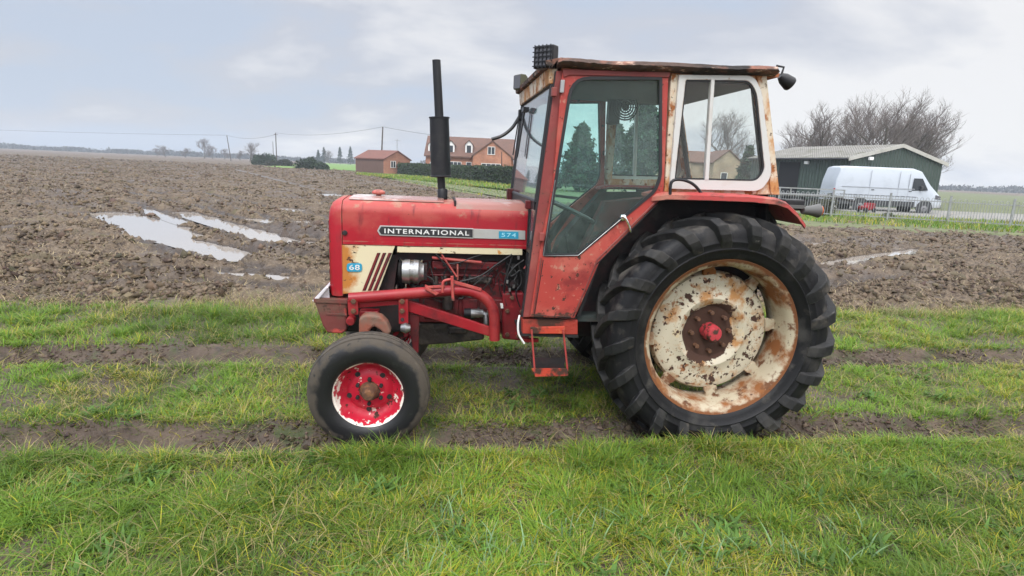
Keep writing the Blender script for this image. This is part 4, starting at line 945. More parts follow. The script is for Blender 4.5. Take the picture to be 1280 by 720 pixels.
def blades(name, bx, by, bz, h, w, az, bend, cols, m, lean=None, segs=3):
    n = len(bx); ts = np.linspace(0, 1, segs + 1)
    dx, dy = np.cos(az), np.sin(az); sx, sy = -dy, dx
    rows = []
    for t in ts:
        hz = h * t * (1 - .35 * bend * t); out = h * (bend * t * t * .9 + (0 if lean is None else lean * t))
        wd = w * (1 - t ** 1.6) * .5 + w * .02
        cx, cy, cz = bx + dx * out, by + dy * out, bz + hz
        rows.append(np.stack([cx - sx * wd, cy - sy * wd, cz], -1)); rows.append(np.stack([cx + sx * wd, cy + sy * wd, cz], -1))
    co = np.stack(rows, 1)                        # n, 2(s+1), 3
    k = 2 * (segs + 1)
    q = np.concatenate([np.array([[2 * i, 2 * i + 1, 2 * i + 3, 2 * i + 2]]) for i in range(segs)], 0)
    Q = (np.arange(n)[:, None, None] * k + q[None]).reshape(-1, 4)
    cc = np.repeat(cols[:, None, :], k, 1)
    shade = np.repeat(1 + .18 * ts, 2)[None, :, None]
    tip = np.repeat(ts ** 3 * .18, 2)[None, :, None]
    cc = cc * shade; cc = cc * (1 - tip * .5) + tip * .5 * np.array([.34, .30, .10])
    return raw_mesh(name, co.reshape(-1, 3), Q, m, False, cc.reshape(-1, 3))
def palette(n, dry, X=None, Y=None):
    base = np.array([.124, .216, .024]); c = base[None] * (1 + .45 * (RNG.random((n, 1)) - .5)) + (RNG.random((n, 3)) - .5) * np.array([.03, .02, .012])
    ye = np.array([.34, .32, .03]); st_ = np.array([.42, .34, .15]); bl = np.array([.075, .15, .035])
    r = RNG.random(n)
    if X is not None:
        pt = fbm(X * 1.8, Y * 1.8, 3, 91); dk = fbm(X * 1.1 + 9, Y * 1.1, 3, 95)
        dry = dry * np.clip((pt - .28) * 4.2, .15, 2.2)
        c = c * (.35 + 1.3 * dk)[:, None]
    c = np.where((r < dry * .55)[:, None], ye * (.7 + .5 * RNG.random((n, 1))), c)
    c = np.where((r > 1 - dry * .30)[:, None], st_ * (.6 + .6 * RNG.random((n, 1))), c)
    c = np.where(((r > .5) & (r < .60))[:, None], bl, c)
    return np.clip(c, .01, 1)
def scatter(name, n, u0, u1, v0, v1, hh, ww, dry, clump=.3, keep=None, tuss=0, segs=3):
    U = RNG.uniform(u0, u1, n); V_ = RNG.uniform(v0, v1, n)
    az = RNG.uniform(0, 2 * pi, n); hk = np.ones(n); lean = RNG.uniform(0, .35, n)
    if tuss:
        k = int(n * .62); nt_ = tuss
        tu, tv = RNG.uniform(u0, u1, nt_), RNG.uniform(v0, v1, nt_); ts_ = RNG.uniform(.6, 1.45, nt_)
        idx = RNG.integers(0, nt_, k); a = RNG.uniform(0, 2 * pi, k); r = np.abs(RNG.normal(0, .055, k)) * ts_[idx]
        U[:k] = tu[idx] + r * np.cos(a); V_[:k] = tv[idx] + r * np.sin(a)
        az[:k] = a + YAW + RNG.normal(0, .5, k); hk[:k] = ts_[idx] * .95; lean[:k] = .15 + r * 5
    X, Y = OX + U * CY - V_ * SY, OY + U * SY + V_ * CY
    dens = fbm(X * 1.7, Y * 1.7, 3, 101)
    tm = track_mask(U, V_)
    k = (tm < .25 + .35 * RNG.random(n)) & (RNG.random(n) < .45 + dens * 1.1)
    k |= (tm > .4) & (RNG.random(n) < .07 + .55 * (dens > .53))
    if keep is not None: k &= keep(U, V_)
    k &= Y > .9
    U, V_, X, Y, az, hk, lean, tm, dens = [a[k] for a in (U, V_, X, Y, az, hk, lean, tm, dens)]; n = len(U)
    h = hh * hk * (.45 + .8 * RNG.random(n) + .4 * (RNG.random(n) > .95)) * (.5 + dens) * np.where(tm > .3, .5, 1)
    w = ww * (.6 + .8 * RNG.random(n))
    bend = RNG.uniform(.2, 1.5, n)
    z = verge_height(X, Y) - .006
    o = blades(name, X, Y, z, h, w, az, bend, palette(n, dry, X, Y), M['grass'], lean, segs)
    return tag(o, kind='stuff')
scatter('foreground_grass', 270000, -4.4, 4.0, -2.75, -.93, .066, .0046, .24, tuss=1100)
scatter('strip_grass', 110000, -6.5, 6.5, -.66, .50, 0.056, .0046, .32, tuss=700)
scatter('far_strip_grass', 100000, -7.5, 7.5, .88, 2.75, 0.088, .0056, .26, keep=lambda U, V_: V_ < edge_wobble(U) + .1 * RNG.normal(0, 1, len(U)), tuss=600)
scatter('outer_grass', 26000, -13, -6, -2.4, 2.5, .10, .008, .3); scatter('outer_grass', 26000, 5.2, 13, -2.4, 2.6, .10, .008, .3)
# dry pale fringe along the field edge
n = 34000; U = RNG.uniform(-9, 9, n); V_ = edge_wobble(U) + np.abs(RNG.normal(0, .55, n)) - .25; k = RNG.random(n) < sstep(.38, .62, fbm(U * .9, V_ * .9, 3, 121)) + .12; U, V_ = U[k], V_[k]; n = len(U)
X, Y = OX + U * CY - V_ * SY, OY + U * SY + V_ * CY
col = np.array([.34, .27, .14])[None] * (.55 + .7 * RNG.random((n, 1))); col[RNG.random(n) < .25] = (.13, .17, .04)
tag(blades('dry_grass', X, Y, np.full(n, -.02), .11 * (.5 + RNG.random(n)), np.full(n, .0055), RNG.uniform(0, 6.28, n), RNG.uniform(.2, 1.3, n), col, M['grass'], RNG.uniform(0, .5, n)), kind='stuff')
# broad glaucous leaves at the front
n = 200; cx = np.array([(525, 715), (505, 700), (560, 690), (600, 700), (640, 690), (840, 715), (870, 700), (700, 660), (770, 650), (860, 612), (960, 690), (1060, 690), (560, 640), (400, 705), (905, 690), (1010, 655)])
ci = RNG.integers(0, len(cx), n); gp = np.array([G(*p) for p in cx])
X = gp[ci, 0] + RNG.normal(0, .07, n); Y = gp[ci, 1] + RNG.normal(-.06, .06, n)
col = np.array([.17, .27, .13])[None] * (.75 + .5 * RNG.random((n, 1)))
tag(blades('broad_grass_leaves', X, Y, np.zeros(n), RNG.uniform(.08, .18, n), RNG.uniform(.006, .011, n), RNG.uniform(0, 6.28, n), RNG.uniform(.1, 1.0, n), col, M['grass'], RNG.uniform(0, .12, n), 6), kind='stuff')
# flat-leaved weeds and dead thatch among the blades
n = 1500; cu, cv = RNG.uniform(-4.2, 3.8, 90), np.where(RNG.random(90) < .7, RNG.uniform(-2.4, -1.05, 90), RNG.uniform(-.5, .35, 90)); ci = RNG.integers(0, 90, n); U = cu[ci] + RNG.normal(0, .045, n); V_ = cv[ci] + RNG.normal(0, .045, n); X, Y = OX + U * CY - V_ * SY, OY + U * SY + V_ * CY
tag(blades('broad_leaf_weeds', X, Y, verge_height(X, Y) + .01, RNG.uniform(.035, .075, n), RNG.uniform(.016, .030, n), RNG.uniform(0, 6.28, n), RNG.uniform(.7, 1.3, n), np.array([.075, .15, .030])[None] * (.6 + .8 * RNG.random((n, 1))), M['grass'], RNG.uniform(.1, .5, n), 4), kind='stuff')
n = 17000; U = RNG.uniform(-6, 6, n); V_ = RNG.uniform(-2.6, 2.6, n); X, Y = OX + U * CY - V_ * SY, OY + U * SY + V_ * CY; k = fbm(X * 1.5, Y * 1.5, 3, 181) > .46; X, Y = X[k], Y[k]; n = len(X)
tag(blades('dead_thatch', X, Y, verge_height(X, Y) + .012, RNG.uniform(.05, .11, n), np.full(n, .0045), RNG.uniform(0, 6.28, n), RNG.uniform(.6, 1.6, n), np.array([.30, .25, .11])[None] * (.45 + .7 * RNG.random((n, 1))), M['grass'], RNG.uniform(.4, 1.3, n), 2), kind='stuff')
# trampled clippings in the ruts
n = 9000; U = RNG.uniform(-7, 7, n); V_ = np.where(RNG.random(n) < .5, -.78, .68) + RNG.normal(0, .2, n); X, Y = OX + U * CY - V_ * SY, OY + U * SY + V_ * CY
k = fbm(U * 1.3, V_ * 1.3, 3, 131) > .47; X, Y = X[k], Y[k]; n = len(X)
tag(blades('trampled_grass', X, Y, verge_height(X, Y), RNG.uniform(.02, .06, n), np.full(n, .005), RNG.uniform(0, 6.28, n), RNG.uniform(.9, 1.6, n), palette(n, .6), M['grass'], RNG.uniform(.3, 1, n)), kind='stuff')
# loose clods turned up by the plough, crumbs in the ruts, bits of straw
def clods(name, X, Y, Z, S, base, m):
    n = len(X); d = RNG.normal(0, 1, (n, 6, 3)) * .22; o = np.array([(1, 0, 0), (-1, 0, 0), (0, 1, 0), (0, -1, 0), (0, 0, .75), (0, 0, -.6)])
    a = RNG.uniform(0, 6.28, n); ca, sa = np.cos(a)[:, None], np.sin(a)[:, None]; p = o[None] * RNG.uniform(.6, 1.2, (n, 1, 3)) + d
    p = np.stack([p[..., 0] * ca - p[..., 1] * sa, p[..., 0] * sa + p[..., 1] * ca, p[..., 2]], -1) * S[:, None, None] + np.stack([X, Y, Z], -1)[:, None]
    f = np.array([(0, 2, 4), (2, 1, 4), (1, 3, 4), (3, 0, 4), (2, 0, 5), (1, 2, 5), (3, 1, 5), (0, 3, 5)])
    Q = (np.arange(n)[:, None, None] * 6 + f[None]).reshape(-1, 3); c = tints(n, base, .55)
    return tag(raw_mesh(name, p.reshape(-1, 3), Q, m, False, np.repeat(c, 6, 0)), kind='stuff')
M['clod'] = leafmat('soil_clod', 0, .9)
n = 300000; Yc = 5.6 * (120 / 5.6) ** (RNG.random(n) ** 1.0); Xc = Yc * RNG.uniform(-1.0, 1.0, n); uc, vc = to_local(Xc, Yc)
g0, g1 = G(430, 213), G(640, 254)
k = ((Xc - g0[0]) * (g1[1] - g0[1]) - (Yc - g0[1]) * (g1[0] - g0[0]) > 25) | (Yc < 21)
k &= (Yc < 21) | (Xc < 3)
k &= (vc > edge_wobble(uc) + .15) & (fbm(Xc * 1.3, Yc * 1.3, 4, 141, .6) > .43); Xc, Yc = Xc[k], Yc[k]; Zc = soil_height(Xc, Yc); k = Zc > -.03
for r_ in RUTS: k &= seg_dist(Xc, Yc, r_)[0] > .26
for r_ in FUR: k &= seg_dist(Xc, Yc, r_)[0] > .35
Xc, Yc, Zc = Xc[k], Yc[k], Zc[k]
clods('soil_clods', Xc, Yc, Zc, np.clip(RNG.lognormal(-4.1, .6, len(Xc)), .006, .09) * (.45 + 1.25 * fbm(Xc * .5, Yc * .5, 3, 191)) * (.7 + Yc * .03), (.106, .079, .053), M['clod'])
n = 45000; U = RNG.uniform(-6.5, 6.5, n); V_ = np.where(RNG.random(n) < .5, -.78, .68) + RNG.normal(0, .14, n); X, Y = OX + U * CY - V_ * SY, OY + U * SY + V_ * CY
k = fbm(X * 2, Y * 2, 3, 151) > .42; X, Y = X[k], Y[k]; clods('rut_crumbs', X, Y, verge_height(X, Y), np.clip(RNG.lognormal(-4.7, .5, len(X)), .004, .03), (.092, .068, .050), M['clod'])
n = 26000; Yc = 5.8 * (40 / 5.8) ** RNG.random(n); Xc = Yc * RNG.uniform(-1.0, 1.0, n); uc, vc = to_local(Xc, Yc); k = (vc > edge_wobble(uc)) & (fbm(Xc * .8, Yc * .8, 4, 161, .6) > .50); Xc, Yc = Xc[k], Yc[k]; Zc = soil_height(Xc, Yc); k = Zc > -.03; Xc, Yc, Zc = Xc[k], Yc[k], Zc[k]; n = len(Xc)
tag(blades('straw_bits', Xc, Yc, Zc, RNG.uniform(.03, .10, n) * (.8 + Yc * .03), np.full(n, .006) * (1 + Yc * .05), RNG.uniform(0, 6.28, n), RNG.uniform(1.0, 1.6, n), np.array([.36, .29, .17])[None] * (.5 + .8 * RNG.random((n, 1))), M['grass'], RNG.uniform(.4, 1.2, n), 2), kind='stuff')
# rough grass by the fence and hedge
def far_grass(name, n, poly, h, w):
    xs, ysn = [p[0] for p in poly], [p[1] for p in poly]
    X = RNG.uniform(min(xs), max(xs), n); Y = RNG.uniform(min(ysn), max(ysn), n); ins = np.zeros(n, bool)
    for i in range(len(poly)):
        (x1, y1), (x2, y2) = poly[i], poly[i - 1]
        c = ((y1 > Y) != (y2 > Y)) & (X < (x2 - x1) * (Y - y1) / (y2 - y1 + 1e-9) + x1); ins ^= c
    X, Y = X[ins], Y[ins]; n = len(X)
    tag(blades(name, X, Y, np.full(n, .06), h * (.5 + RNG.random(n)), np.full(n, w), RNG.uniform(0, 6.28, n), RNG.uniform(.2, 1.2, n), palette(n, .35, X * .3, Y * .3), M['grass'], None, 2), kind='stuff')
far_grass('rough_grass', 22000, [(9, 27), (12, 22.5), (22, 21), (40, 18), (40, 27), (16, 29.5), (9, 33)], .22, .03)
far_grass('rough_grass', 26000, gl + [(1.5, 40), (5, 46), (0, 58), (-13, 78), (-24, 90)], .13, .05)
far_grass('rough_grass', 14000, [(0, 41), (3, 48), (0, 58), (-13, 78), (-22, 84), (-20, 72)], .22, .06)

# ------------------------------------------------------------------ plants
def leaf_cloud(name, centers, size, cols, m, parent=None, flat=.0):
    n = len(centers); a = RNG.normal(0, 1, (n, 3)); a /= np.linalg.norm(a, axis=1, keepdims=True)
    b = RNG.normal(0, 1, (n, 3)); b -= a * (a * b).sum(1, keepdims=True); b /= np.linalg.norm(b, axis=1, keepdims=True)
    s = (size * (.6 + .8 * RNG.random((n, 1))))
    co = np.stack([centers - a * s, centers + b * s * .45, centers + a * s, centers - b * s * .45], 1)
    Q = np.arange(n * 4).reshape(n, 4)
    return raw_mesh(name, co.reshape(-1, 3), Q, m, False, np.repeat(cols, 4, 0), parent)
barkm = mat('grey_brown_bark', (.10, .085, .07), [((.16, .15, .13), 4, .5, .7)], rough=.9)
twigm = mat('bare_twigs', (.15, .125, .112), rough=.9)
def grow(mb_t, mb_c, p, d, ln, r, lev, maxl, rng, spread, low=.35):
    n = 4 if lev < 2 else 3; pts = [p]; q = p.copy(); dd = d.copy()
    for i in range(n):
        dd = (dd + Vector((rng.gauss(0, .14), rng.gauss(0, .14), rng.gauss(.07, .08)))).normalized(); q = q + dd * ln / n; pts.append(q.copy())
    rs = [r * (1 - .35 * i / n) for i in range(n + 1)]
    (mb_t if lev < 2 else mb_c).tube(pts, rs, 6 if lev < 2 else 3, False)
    if lev >= maxl: return
    kids_ = (7, 6, 5, 4, 3)[min(lev, 4)]
    for k in range(kids_):
        t = (low if lev == 0 else .3); t = t + (1 - t) * (k + rng.random() * .6) / kids_; i = min(int(t * n), n - 1); b = pts[i].lerp(pts[i + 1], t * n - i if t * n - i <= 1 else 1)
        ax = Vector((rng.gauss(0, 1), rng.gauss(0, 1), rng.gauss(0, .4))).normalized()
        nd = (dd * (1.0 - spread * .35) + ax * spread + Vector((0, 0, .34))).normalized()
        grow(mb_t, mb_c, b, nd, ln * rng.uniform(.5, .72), max(r * .50, .0055), lev + 1, maxl, rng, spread)
def bare_tree(loc, h, seed, label, cat='tree', group=None, maxl=4, spread=.62, rz=0, low=.35):
    rng = random.Random(seed); a, b = MB(), MB()
    grow(a, b, Vector((0, 0, 0)), Vector((0, 0, 1)), h * .40, h * .013, 0, maxl, rng, spread, low)
    zmax = max(p[2] for p in b.v); k = h / zmax
    a.v = [(x * k, y * k, z * k) for x, y, z in a.v]; b.v = [(x * k, y * k, z * k) for x, y, z in b.v]
    t = empty('bare_tree', loc, rz); tag(t, label, cat, group)
    a.build('trunk', barkm, t, True, fix=False); b.build('crown', twigm, t, fix=False)
    return t
def retree(src, loc, sc, rz, label, group=None):
    c = copy_tree(src); c.location = loc; c.scale = (sc[0], sc[0], sc[1]) if isinstance(sc, tuple) else (sc, sc, sc); c.rotation_euler = (0, 0, rz); c['label'] = label
    if group: c['group'] = group
    return c
def bush(name, loc, dims, n, size, base, label, cat='bush', group=None, lobes=9, seed=1, stem=True):
    rs = np.random.default_rng(seed); t = empty(name, loc); tag(t, label, cat, group)
    L_ = rs.normal(0, 1, (lobes, 3)); L_ /= np.linalg.norm(L_, axis=1, keepdims=True); L_[:, 2] = np.abs(L_[:, 2]) * .8; L_ *= rs.uniform(.25, .62, (lobes, 1)); rad = rs.uniform(.28, .5, lobes)
    i = rs.integers(0, lobes, n); d = rs.normal(0, 1, (n, 3)); d /= np.linalg.norm(d, axis=1, keepdims=True); r = rs.random((n, 1)) ** .35 * rad[i][:, None]
    c = (L_[i] + d * r); c[:, 2] = np.abs(c[:, 2]); c = c / np.array([.85, .85, .95]) * np.array(dims) * np.array([.5, .5, 1.0])
    lobev = .75 + .5 * rs.random(lobes)
    leaf_cloud('foliage', c, size, tints(n, base) * lobev[i][:, None], M['leaf'], t)
    if stem: MB().tube([(0, 0, 0), (.05, 0, dims[2] * .6)], [dims[2] * .04, dims[2] * .015], 6).build('stem', barkm, t)
    return t
def conifer(loc, h, w, seed, label, base=(.035, .060, .034), n_b=420, cat='conifer', group=None):
    rs = np.random.default_rng(seed); t = empty('conifer_tree', loc); tag(t, label, cat, group)
    cen = []; lv = []
    for k in range(n_b):
        z = rs.random() ** .8; rr = w / 2 * (1 - z) ** .8 * (1 + .18 * sin(z * 37)) * rs.uniform(.75, 1.12) + .1; a = rs.uniform(0, 2 * pi); m = 26; s = rs.random(m) ** .6
        x = np.cos(a) * rr * s; y = np.sin(a) * rr * s; zz = h * (.05 + .93 * z) - rr * .22 * s ** 2 + .12 * s * rr
        c = np.stack([x, y, zz], 1) + rs.normal(0, .10, (m, 3)) * (1, 1, .8); cen.append(c); lv.append(np.full(m, .6 + .8 * rs.random()))
    cen = np.concatenate(cen); lv = np.concatenate(lv)
    leaf_cloud('crown', cen, .17, tints(len(cen), base) * lv[:, None], M['leaf'], t)
    MB().tube([(0, 0, 0), (0, 0, h * .95)], [h * .02, h * .004], 8).build('trunk', barkm, t)
    return t
def gpos(px, py_h, Y):                             # stands on the ground at distance Y under photo column px
    p = AY(px, py_h, Y); return (p.x, Y, 0)

# trees behind the green barn
g1 = 'bare trees behind the green barn'
t1 = bare_tree(gpos(1072, 180, 62), 11.5, 3, 'tallest bare tree behind the green barn roof, rising above its ridge', group=g1, maxl=5, low=.15, spread=.7)
spots = [(1018, 66, 8.3, 1.2, 'low bare tree at the left of the row behind the barn roof'), (1045, 60, 9.6, 2.5, 'second bare tree from the left end of the row behind the barn'), (1104, 58, 10.6, 3.6, 'bare tree just right of the tallest one behind the barn peak'),
         (1128, 64, 11.0, 5.1, 'wide bare tree beyond the white edged gable of the barn'), (996, 74, 7.4, 4.2, 'small faint bare tree beside the rusty rear cab pillar'), (1146, 66, 10.0, .4, 'bare tree beyond the front end of the white van'), (1168, 72, 9.6, 2.0, 'bare tree furthest right behind the barn')]
for px_, Y_, h_, rz_, lb in spots: retree(t1, gpos(px_, 180, Y_), (h_ / 11.5 * 1.15, h_ / 11.5), rz_, lb, g1)
# conifers and shrubs seen through the cab
conifer(gpos(726, 200, 46), 5.2, 3.9, 4, 'rounded dark conifer seen through the cab door glass')
conifer(gpos(803, 200, 44), 7.9, 4.6, 8, 'tall pointed conifer seen through the cab behind the fan')
conifer(gpos(935, 200, 62), 5.0, 2.6, 12, 'small dark conifer seen through the rear of the side window', n_b=200)
conifer(gpos(770, 200, 60), 6.5, 4.5, 15, 'pale conifer half hidden behind the dark cab post', n_b=240)
t2 = bare_tree(gpos(255, 195, 245), 9.0, 21, 'tallest bare tree on the left horizon', group='bare trees along the far field edge', maxl=5, spread=.95, low=.03)
retree(t2, gpos(905, 180, 100), (1.45, 1.5), 5.5, 'bare spreading tree seen through the rear cab side window')
# field edge bushes on the left
bush('evergreen_bush', (*G(389, 211.5), 0), (5.6, 3.5, 2.7), 9000, .16, (.030, .050, .022), 'low wide dark evergreen bush standing at the end of the field hedge', seed=3, group='dark evergreen bushes at the field edge')
bush('evergreen_bush', gpos(330, 195, 128), (5.4, 4, 3.6), 6000, .20, (.030, .048, .024), 'round dark evergreen bush under the telegraph poles', seed=5, group='dark evergreen bushes at the field edge')
bush('field_edge_shrub', gpos(352, 195, 122), (6.0, 2, 1.9), 4500, .18, (.05, .055, .035), 'scrubby brownish shrub between the two dark evergreen bushes', seed=6)
g2 = 'bare trees along the far field edge'
for px_, Y_, h_, sc_, rz_, lb in ((207, 250, 5.2, 1.9, 2, 'low rounded bare tree left of the tallest horizon tree'), (266, 255, 6.0, 1.4, 3, 'bare tree touching the right of the tallest horizon tree'), (232, 260, 4.6, 1.9, 4, 'low bare thicket tree between two horizon trees'),
        (312, 200, 7.0, 1.3, 5, 'bare tree just left of the round evergreen bush'), (280, 250, 5.0, 1.5, 6, 'bare tree behind the leaning pole on the left horizon'), (196, 262, 4.0, 1.9, .5, 'low bare tree nearest the left horizon end'), (412, 260, 6.5, 1.2, 2.2, 'slim bare tree above the bright green field'), (300, 240, 4.4, 1.6, 3.9, 'small bare tree between the leaning pole and bush')):
    retree(t2, gpos(px_, 195, Y_), (h_ / 9 * sc_ * .8, h_ / 9), rz_, lb, g2)
g3 = 'conifers beyond the bright green field'
for i, (px_, Y_, h_, w_, lb) in enumerate(((438, 270, 8.4, 3.4, 'dark pointed conifer just left of the brick garage'), (425, 275, 8.0, 3.6, 'greyish conifer second from the garage'), (405, 290, 8.0, 4.5, 'pale misty conifer above the dark bush'), (398, 285, 6.4, 3.0, 'small misty conifer left of the green field'))):
    conifer(gpos(px_, 200, Y_), h_, w_, 30 + i, lb, n_b=130, base=(.04, .065, .05), group=g3)
# far wooded horizon
def treeline(name, x0, x1, Y, h, n, base, seed):
    rs = np.random.default_rng(seed); x = rs.uniform(x0, x1, n); prof = h * (.25 + 1.5 * np.maximum(0, fbm(x * .06 + seed, x * 0, 5, seed, .65) - .28)); z = rs.random(n) ** .8 * prof
    c = np.stack([x, Y + rs.normal(0, 8, n), z], 1); o = leaf_cloud(name, c, 1.1, tints(n, base, .35), M['leaf']); return tag(o, kind='stuff')
treeline('far_woods', -420, -90, 430, 4.6, 9000, (.055, .06, .055), 2); treeline('far_woods', -95, 40, 470, 5.5, 3000, (.055, .06, .055), 4); treeline('far_woods', 60, 520, 360, 5, 7000, (.055, .06, .055), 6)

# hedges
def hedge(a, b, w, h, n, label, seed, base=(.040, .062, .026)):
    rs = np.random.default_rng(seed); A, B = Vector((*a, 0)), Vector((*b, 0)); ln = (B - A).length; ang_ = atan2((B - A).y, (B - A).x)
    t = empty('hedge', A, ang_); tag(t, label, 'hedge', 'clipped hedges in front of the brick house')
    s = rs.random((n, 3)); face = rs.integers(0, 3, n); c = s * (ln, w, h) - (0, w / 2, 0)
    c[face == 0, 1] = -w / 2; c[face == 1, 2] = h; c = c + rs.normal(0, .07, (n, 3)); c[:, 2] = np.abs(c[:, 2]) * (1 + .05 * np.sin(c[:, 0] * 1.7))
    leaf_cloud('foliage', c, .12, tints(n, base, .6), M['leaf'], t)
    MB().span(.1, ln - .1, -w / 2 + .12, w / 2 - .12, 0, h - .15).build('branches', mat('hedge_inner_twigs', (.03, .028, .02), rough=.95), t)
hedge(G(486, 216.5), G(594, 227), 1.2, 1.55, 16000, 'long clipped green hedge running from the garage past the exhaust', 1)
hedge(G(596, 227.3), G(668, 234.5), 1.2, 1.6, 9000, 'short darker clipped hedge in front of the brick gable', 2, (.034, .054, .024))

# ------------------------------------------------------------------ buildings
def brickmat(name, c1, c2, mortar, scale=1.0):
    m = bpy.data.materials.new(name); m.use_nodes = True; nt = m.node_tree; N = nt.nodes; K = nt.links; bs = N['Principled BSDF']; bs.inputs['Roughness'].default_value = .9
    tc = N.new('ShaderNodeTexCoord'); mp = N.new('ShaderNodeMapping'); mp.inputs['Rotation'].default_value = (radians(90), 0, 0)
    sp = N.new('ShaderNodeSeparateXYZ'); K.new(tc.outputs['Object'], sp.inputs[0]); ad = N.new('ShaderNodeMath'); ad.operation = 'ADD'; K.new(sp.outputs[0], ad.inputs[0]); K.new(sp.outputs[1], ad.inputs[1])
    cb = N.new('ShaderNodeCombineXYZ'); K.new(ad.outputs[0], cb.inputs[0]); K.new(sp.outputs[2], cb.inputs[1])
    br = N.new('ShaderNodeTexBrick'); br.inputs['Scale'].default_value = 1 * scale; br.inputs['Brick Width'].default_value = .225; br.inputs['Row Height'].default_value = .075; br.inputs['Mortar Size'].default_value = .008
    br.inputs['Color1'].default_value = (*c1, 1); br.inputs['Color2'].default_value = (*c2, 1); br.inputs['Mortar'].default_value = (*mortar, 1); K.new(cb.outputs[0], br.inputs['Vector'])
    nz = N.new('ShaderNodeTexNoise'); nz.inputs['Scale'].default_value = .8; nz.inputs['Detail'].default_value = 6; K.new(tc.outputs['Object'], nz.inputs['Vector'])
    hv = N.new('ShaderNodeHueSaturation'); mr = N.new('ShaderNodeMapRange'); mr.inputs[1].default_value = .3; mr.inputs[2].default_value = .7; mr.inputs[3].default_value = .75; mr.inputs[4].default_value = 1.25; K.new(nz.outputs['Fac'], mr.inputs[0]); K.new(mr.outputs[0], hv.inputs['Value']); K.new(br.outputs['Color'], hv.inputs['Color']); K.new(hv.outputs[0], bs.inputs['Base Color'])
    return m
brick = brickmat('orange_red_brick', (.40, .14, .06), (.30, .10, .05), (.36, .28, .22)); stone = brickmat('buff_brick', (.34, .26, .16), (.27, .20, .12), (.34, .30, .25))
tiles = mat('brown_red_roof_tiles', (.125, .066, .047), [((.10, .06, .045), 2, .45, .65), ((.17, .085, .055), 1.2, .55, .7)], rough=.85, bump=.4, bump_scale=8)
tilesred = mat('red_pantiles', (.155, .062, .044), [((.11, .055, .042), 2, .5, .7)], rough=.85)
wood = mat('weathered_brown_boards', (.13, .075, .055), [((.09, .05, .04), 3, .5, .65, dict(stretch=(8, 8, .4)))], rough=.85)
winframe = mat('white_window_paint', (.78, .78, .76), rough=.4); pane = mat('dark_window_glass', (.03, .035, .04), rough=.06)
def window(par, c, w, h, nx=2, normal='-y', sill=True):
    f = MB(); g = MB(); T_ = .06
    def bx(dx, dz, sw, sh, dp, y0):
        if normal == '-y': return ((c[0] + dx, c[1] - y0, c[2] + dz), (sw, dp, sh))
        return ((c[0] + y0, c[1] + dx, c[2] + dz), (dp, sw, sh))
    for dx, dz, sw, sh in ((-w / 2, 0, T_, h + T_), (w / 2, 0, T_, h + T_), (0, h / 2, w, T_), (0, -h / 2, w + .15, T_)) + tuple((-w / 2 + w * k / nx, 0, T_, h) for k in range(1, nx)): f.box(*bx(dx, dz, sw, sh, .10, .02))
    o = f.build('window', winframe, par); g.box(*bx(0, 0, w, h, .03, .005)); g.build('pane', pane, o); return o
def gable(name, loc, rz, wx, dy, eave, ridge, wallm, roofm, label, cat, axis='x', over=.25):
    t = empty(name, loc, rz); tag(t, label, cat); w = MB()
    if axis == 'x':   # ridge along x
        w.loft([[(x, -dy / 2, 0), (x, -dy / 2, eave), (x, 0, ridge), (x, dy / 2, eave), (x, dy / 2, 0)] for x in (-wx / 2, wx / 2)])
        sl_ = (ridge - eave) / (dy / 2); e = dy / 2 + over
        r = MB().loft([[(x, -e, eave - over * sl_ + .02), (x, 0, ridge + .02), (x, e, eave - over * sl_ + .02), (x, e, eave - over * sl_ + .17), (x, 0, ridge + .18), (x, -e, eave - over * sl_ + .17)] for x in (-wx / 2 - .15, wx / 2 + .15)])
    else:
        w.loft([[(-wx / 2, y, 0), (-wx / 2, y, eave), (0, y, ridge), (wx / 2, y, eave), (wx / 2, y, 0)] for y in (-dy / 2, dy / 2)])
        sl_ = (ridge - eave) / (wx / 2); e = wx / 2 + over
        r = MB().loft([[(-e, y, eave - over * sl_ + .02), (0, y, ridge + .02), (e, y, eave - over * sl_ + .02), (e, y, eave - over * sl_ + .17), (0, y, ridge + .18), (-e, y, eave - over * sl_ + .17)] for y in (-dy / 2 - .15, dy / 2 + .15)])
    w.build('wall', wallm, t); r.build('roof', roofm, t)
    return t
# brick house: main range + front gable wing
HY = 84; p0, p1 = AY(533.5, 205, HY), AY(645, 205, HY)
hx0, hx1 = p0.x, p1.x; eave = AY(590, 194, HY).z; rid = AY(572, 173.5, HY + 3).z
house = empty('brick_house', ((hx0 + hx1) / 2, HY, 0), radians(2)); tag(house, 'orange brick house with dormers and tiled roof behind the clipped hedge', 'house')
WX = hx1 - hx0
MB().loft([[(x, -1.2, 0), (x, -1.2, eave - .2), (x, 2.6, rid), (x, 6.2, eave - .2), (x, 6.2, 0)] for x in (-WX / 2, WX / 2 - .4)]).build('wall', brick, house)
rfm = MB().loft([[(x, -1.6, eave - .45), (x, 2.6, rid + .04), (x, 6.6, eave - .45), (x, 6.6, eave - .25), (x, 2.6, rid + .25), (x, -1.6, eave - .25)] for x in (-WX / 2 - .2, WX / 2 - .2)]).build('roof', tiles, house)
ga, gb_, gp_ = AY(590, 193.5, HY - 3.5), AY(638, 198.5, HY - 3.5), AY(614, 177, HY - 3.5); gx = (ga.x + gb_.x) / 2 - (hx0 + hx1) / 2; gw = (gb_.x - ga.x); gr_ = gp_.z; ge = ga.z - .1
MB().loft([[(gx - gw / 2, y, 0), (gx - gw / 2, y, ge), (gx, y, gr_), (gx + gw / 2, y, ge), (gx + gw / 2, y, 0)] for y in (-3.5, 2)]).build('wall', brick, house)
sl2 = (gr_ - ge) / (gw / 2); e = gw / 2 + .2
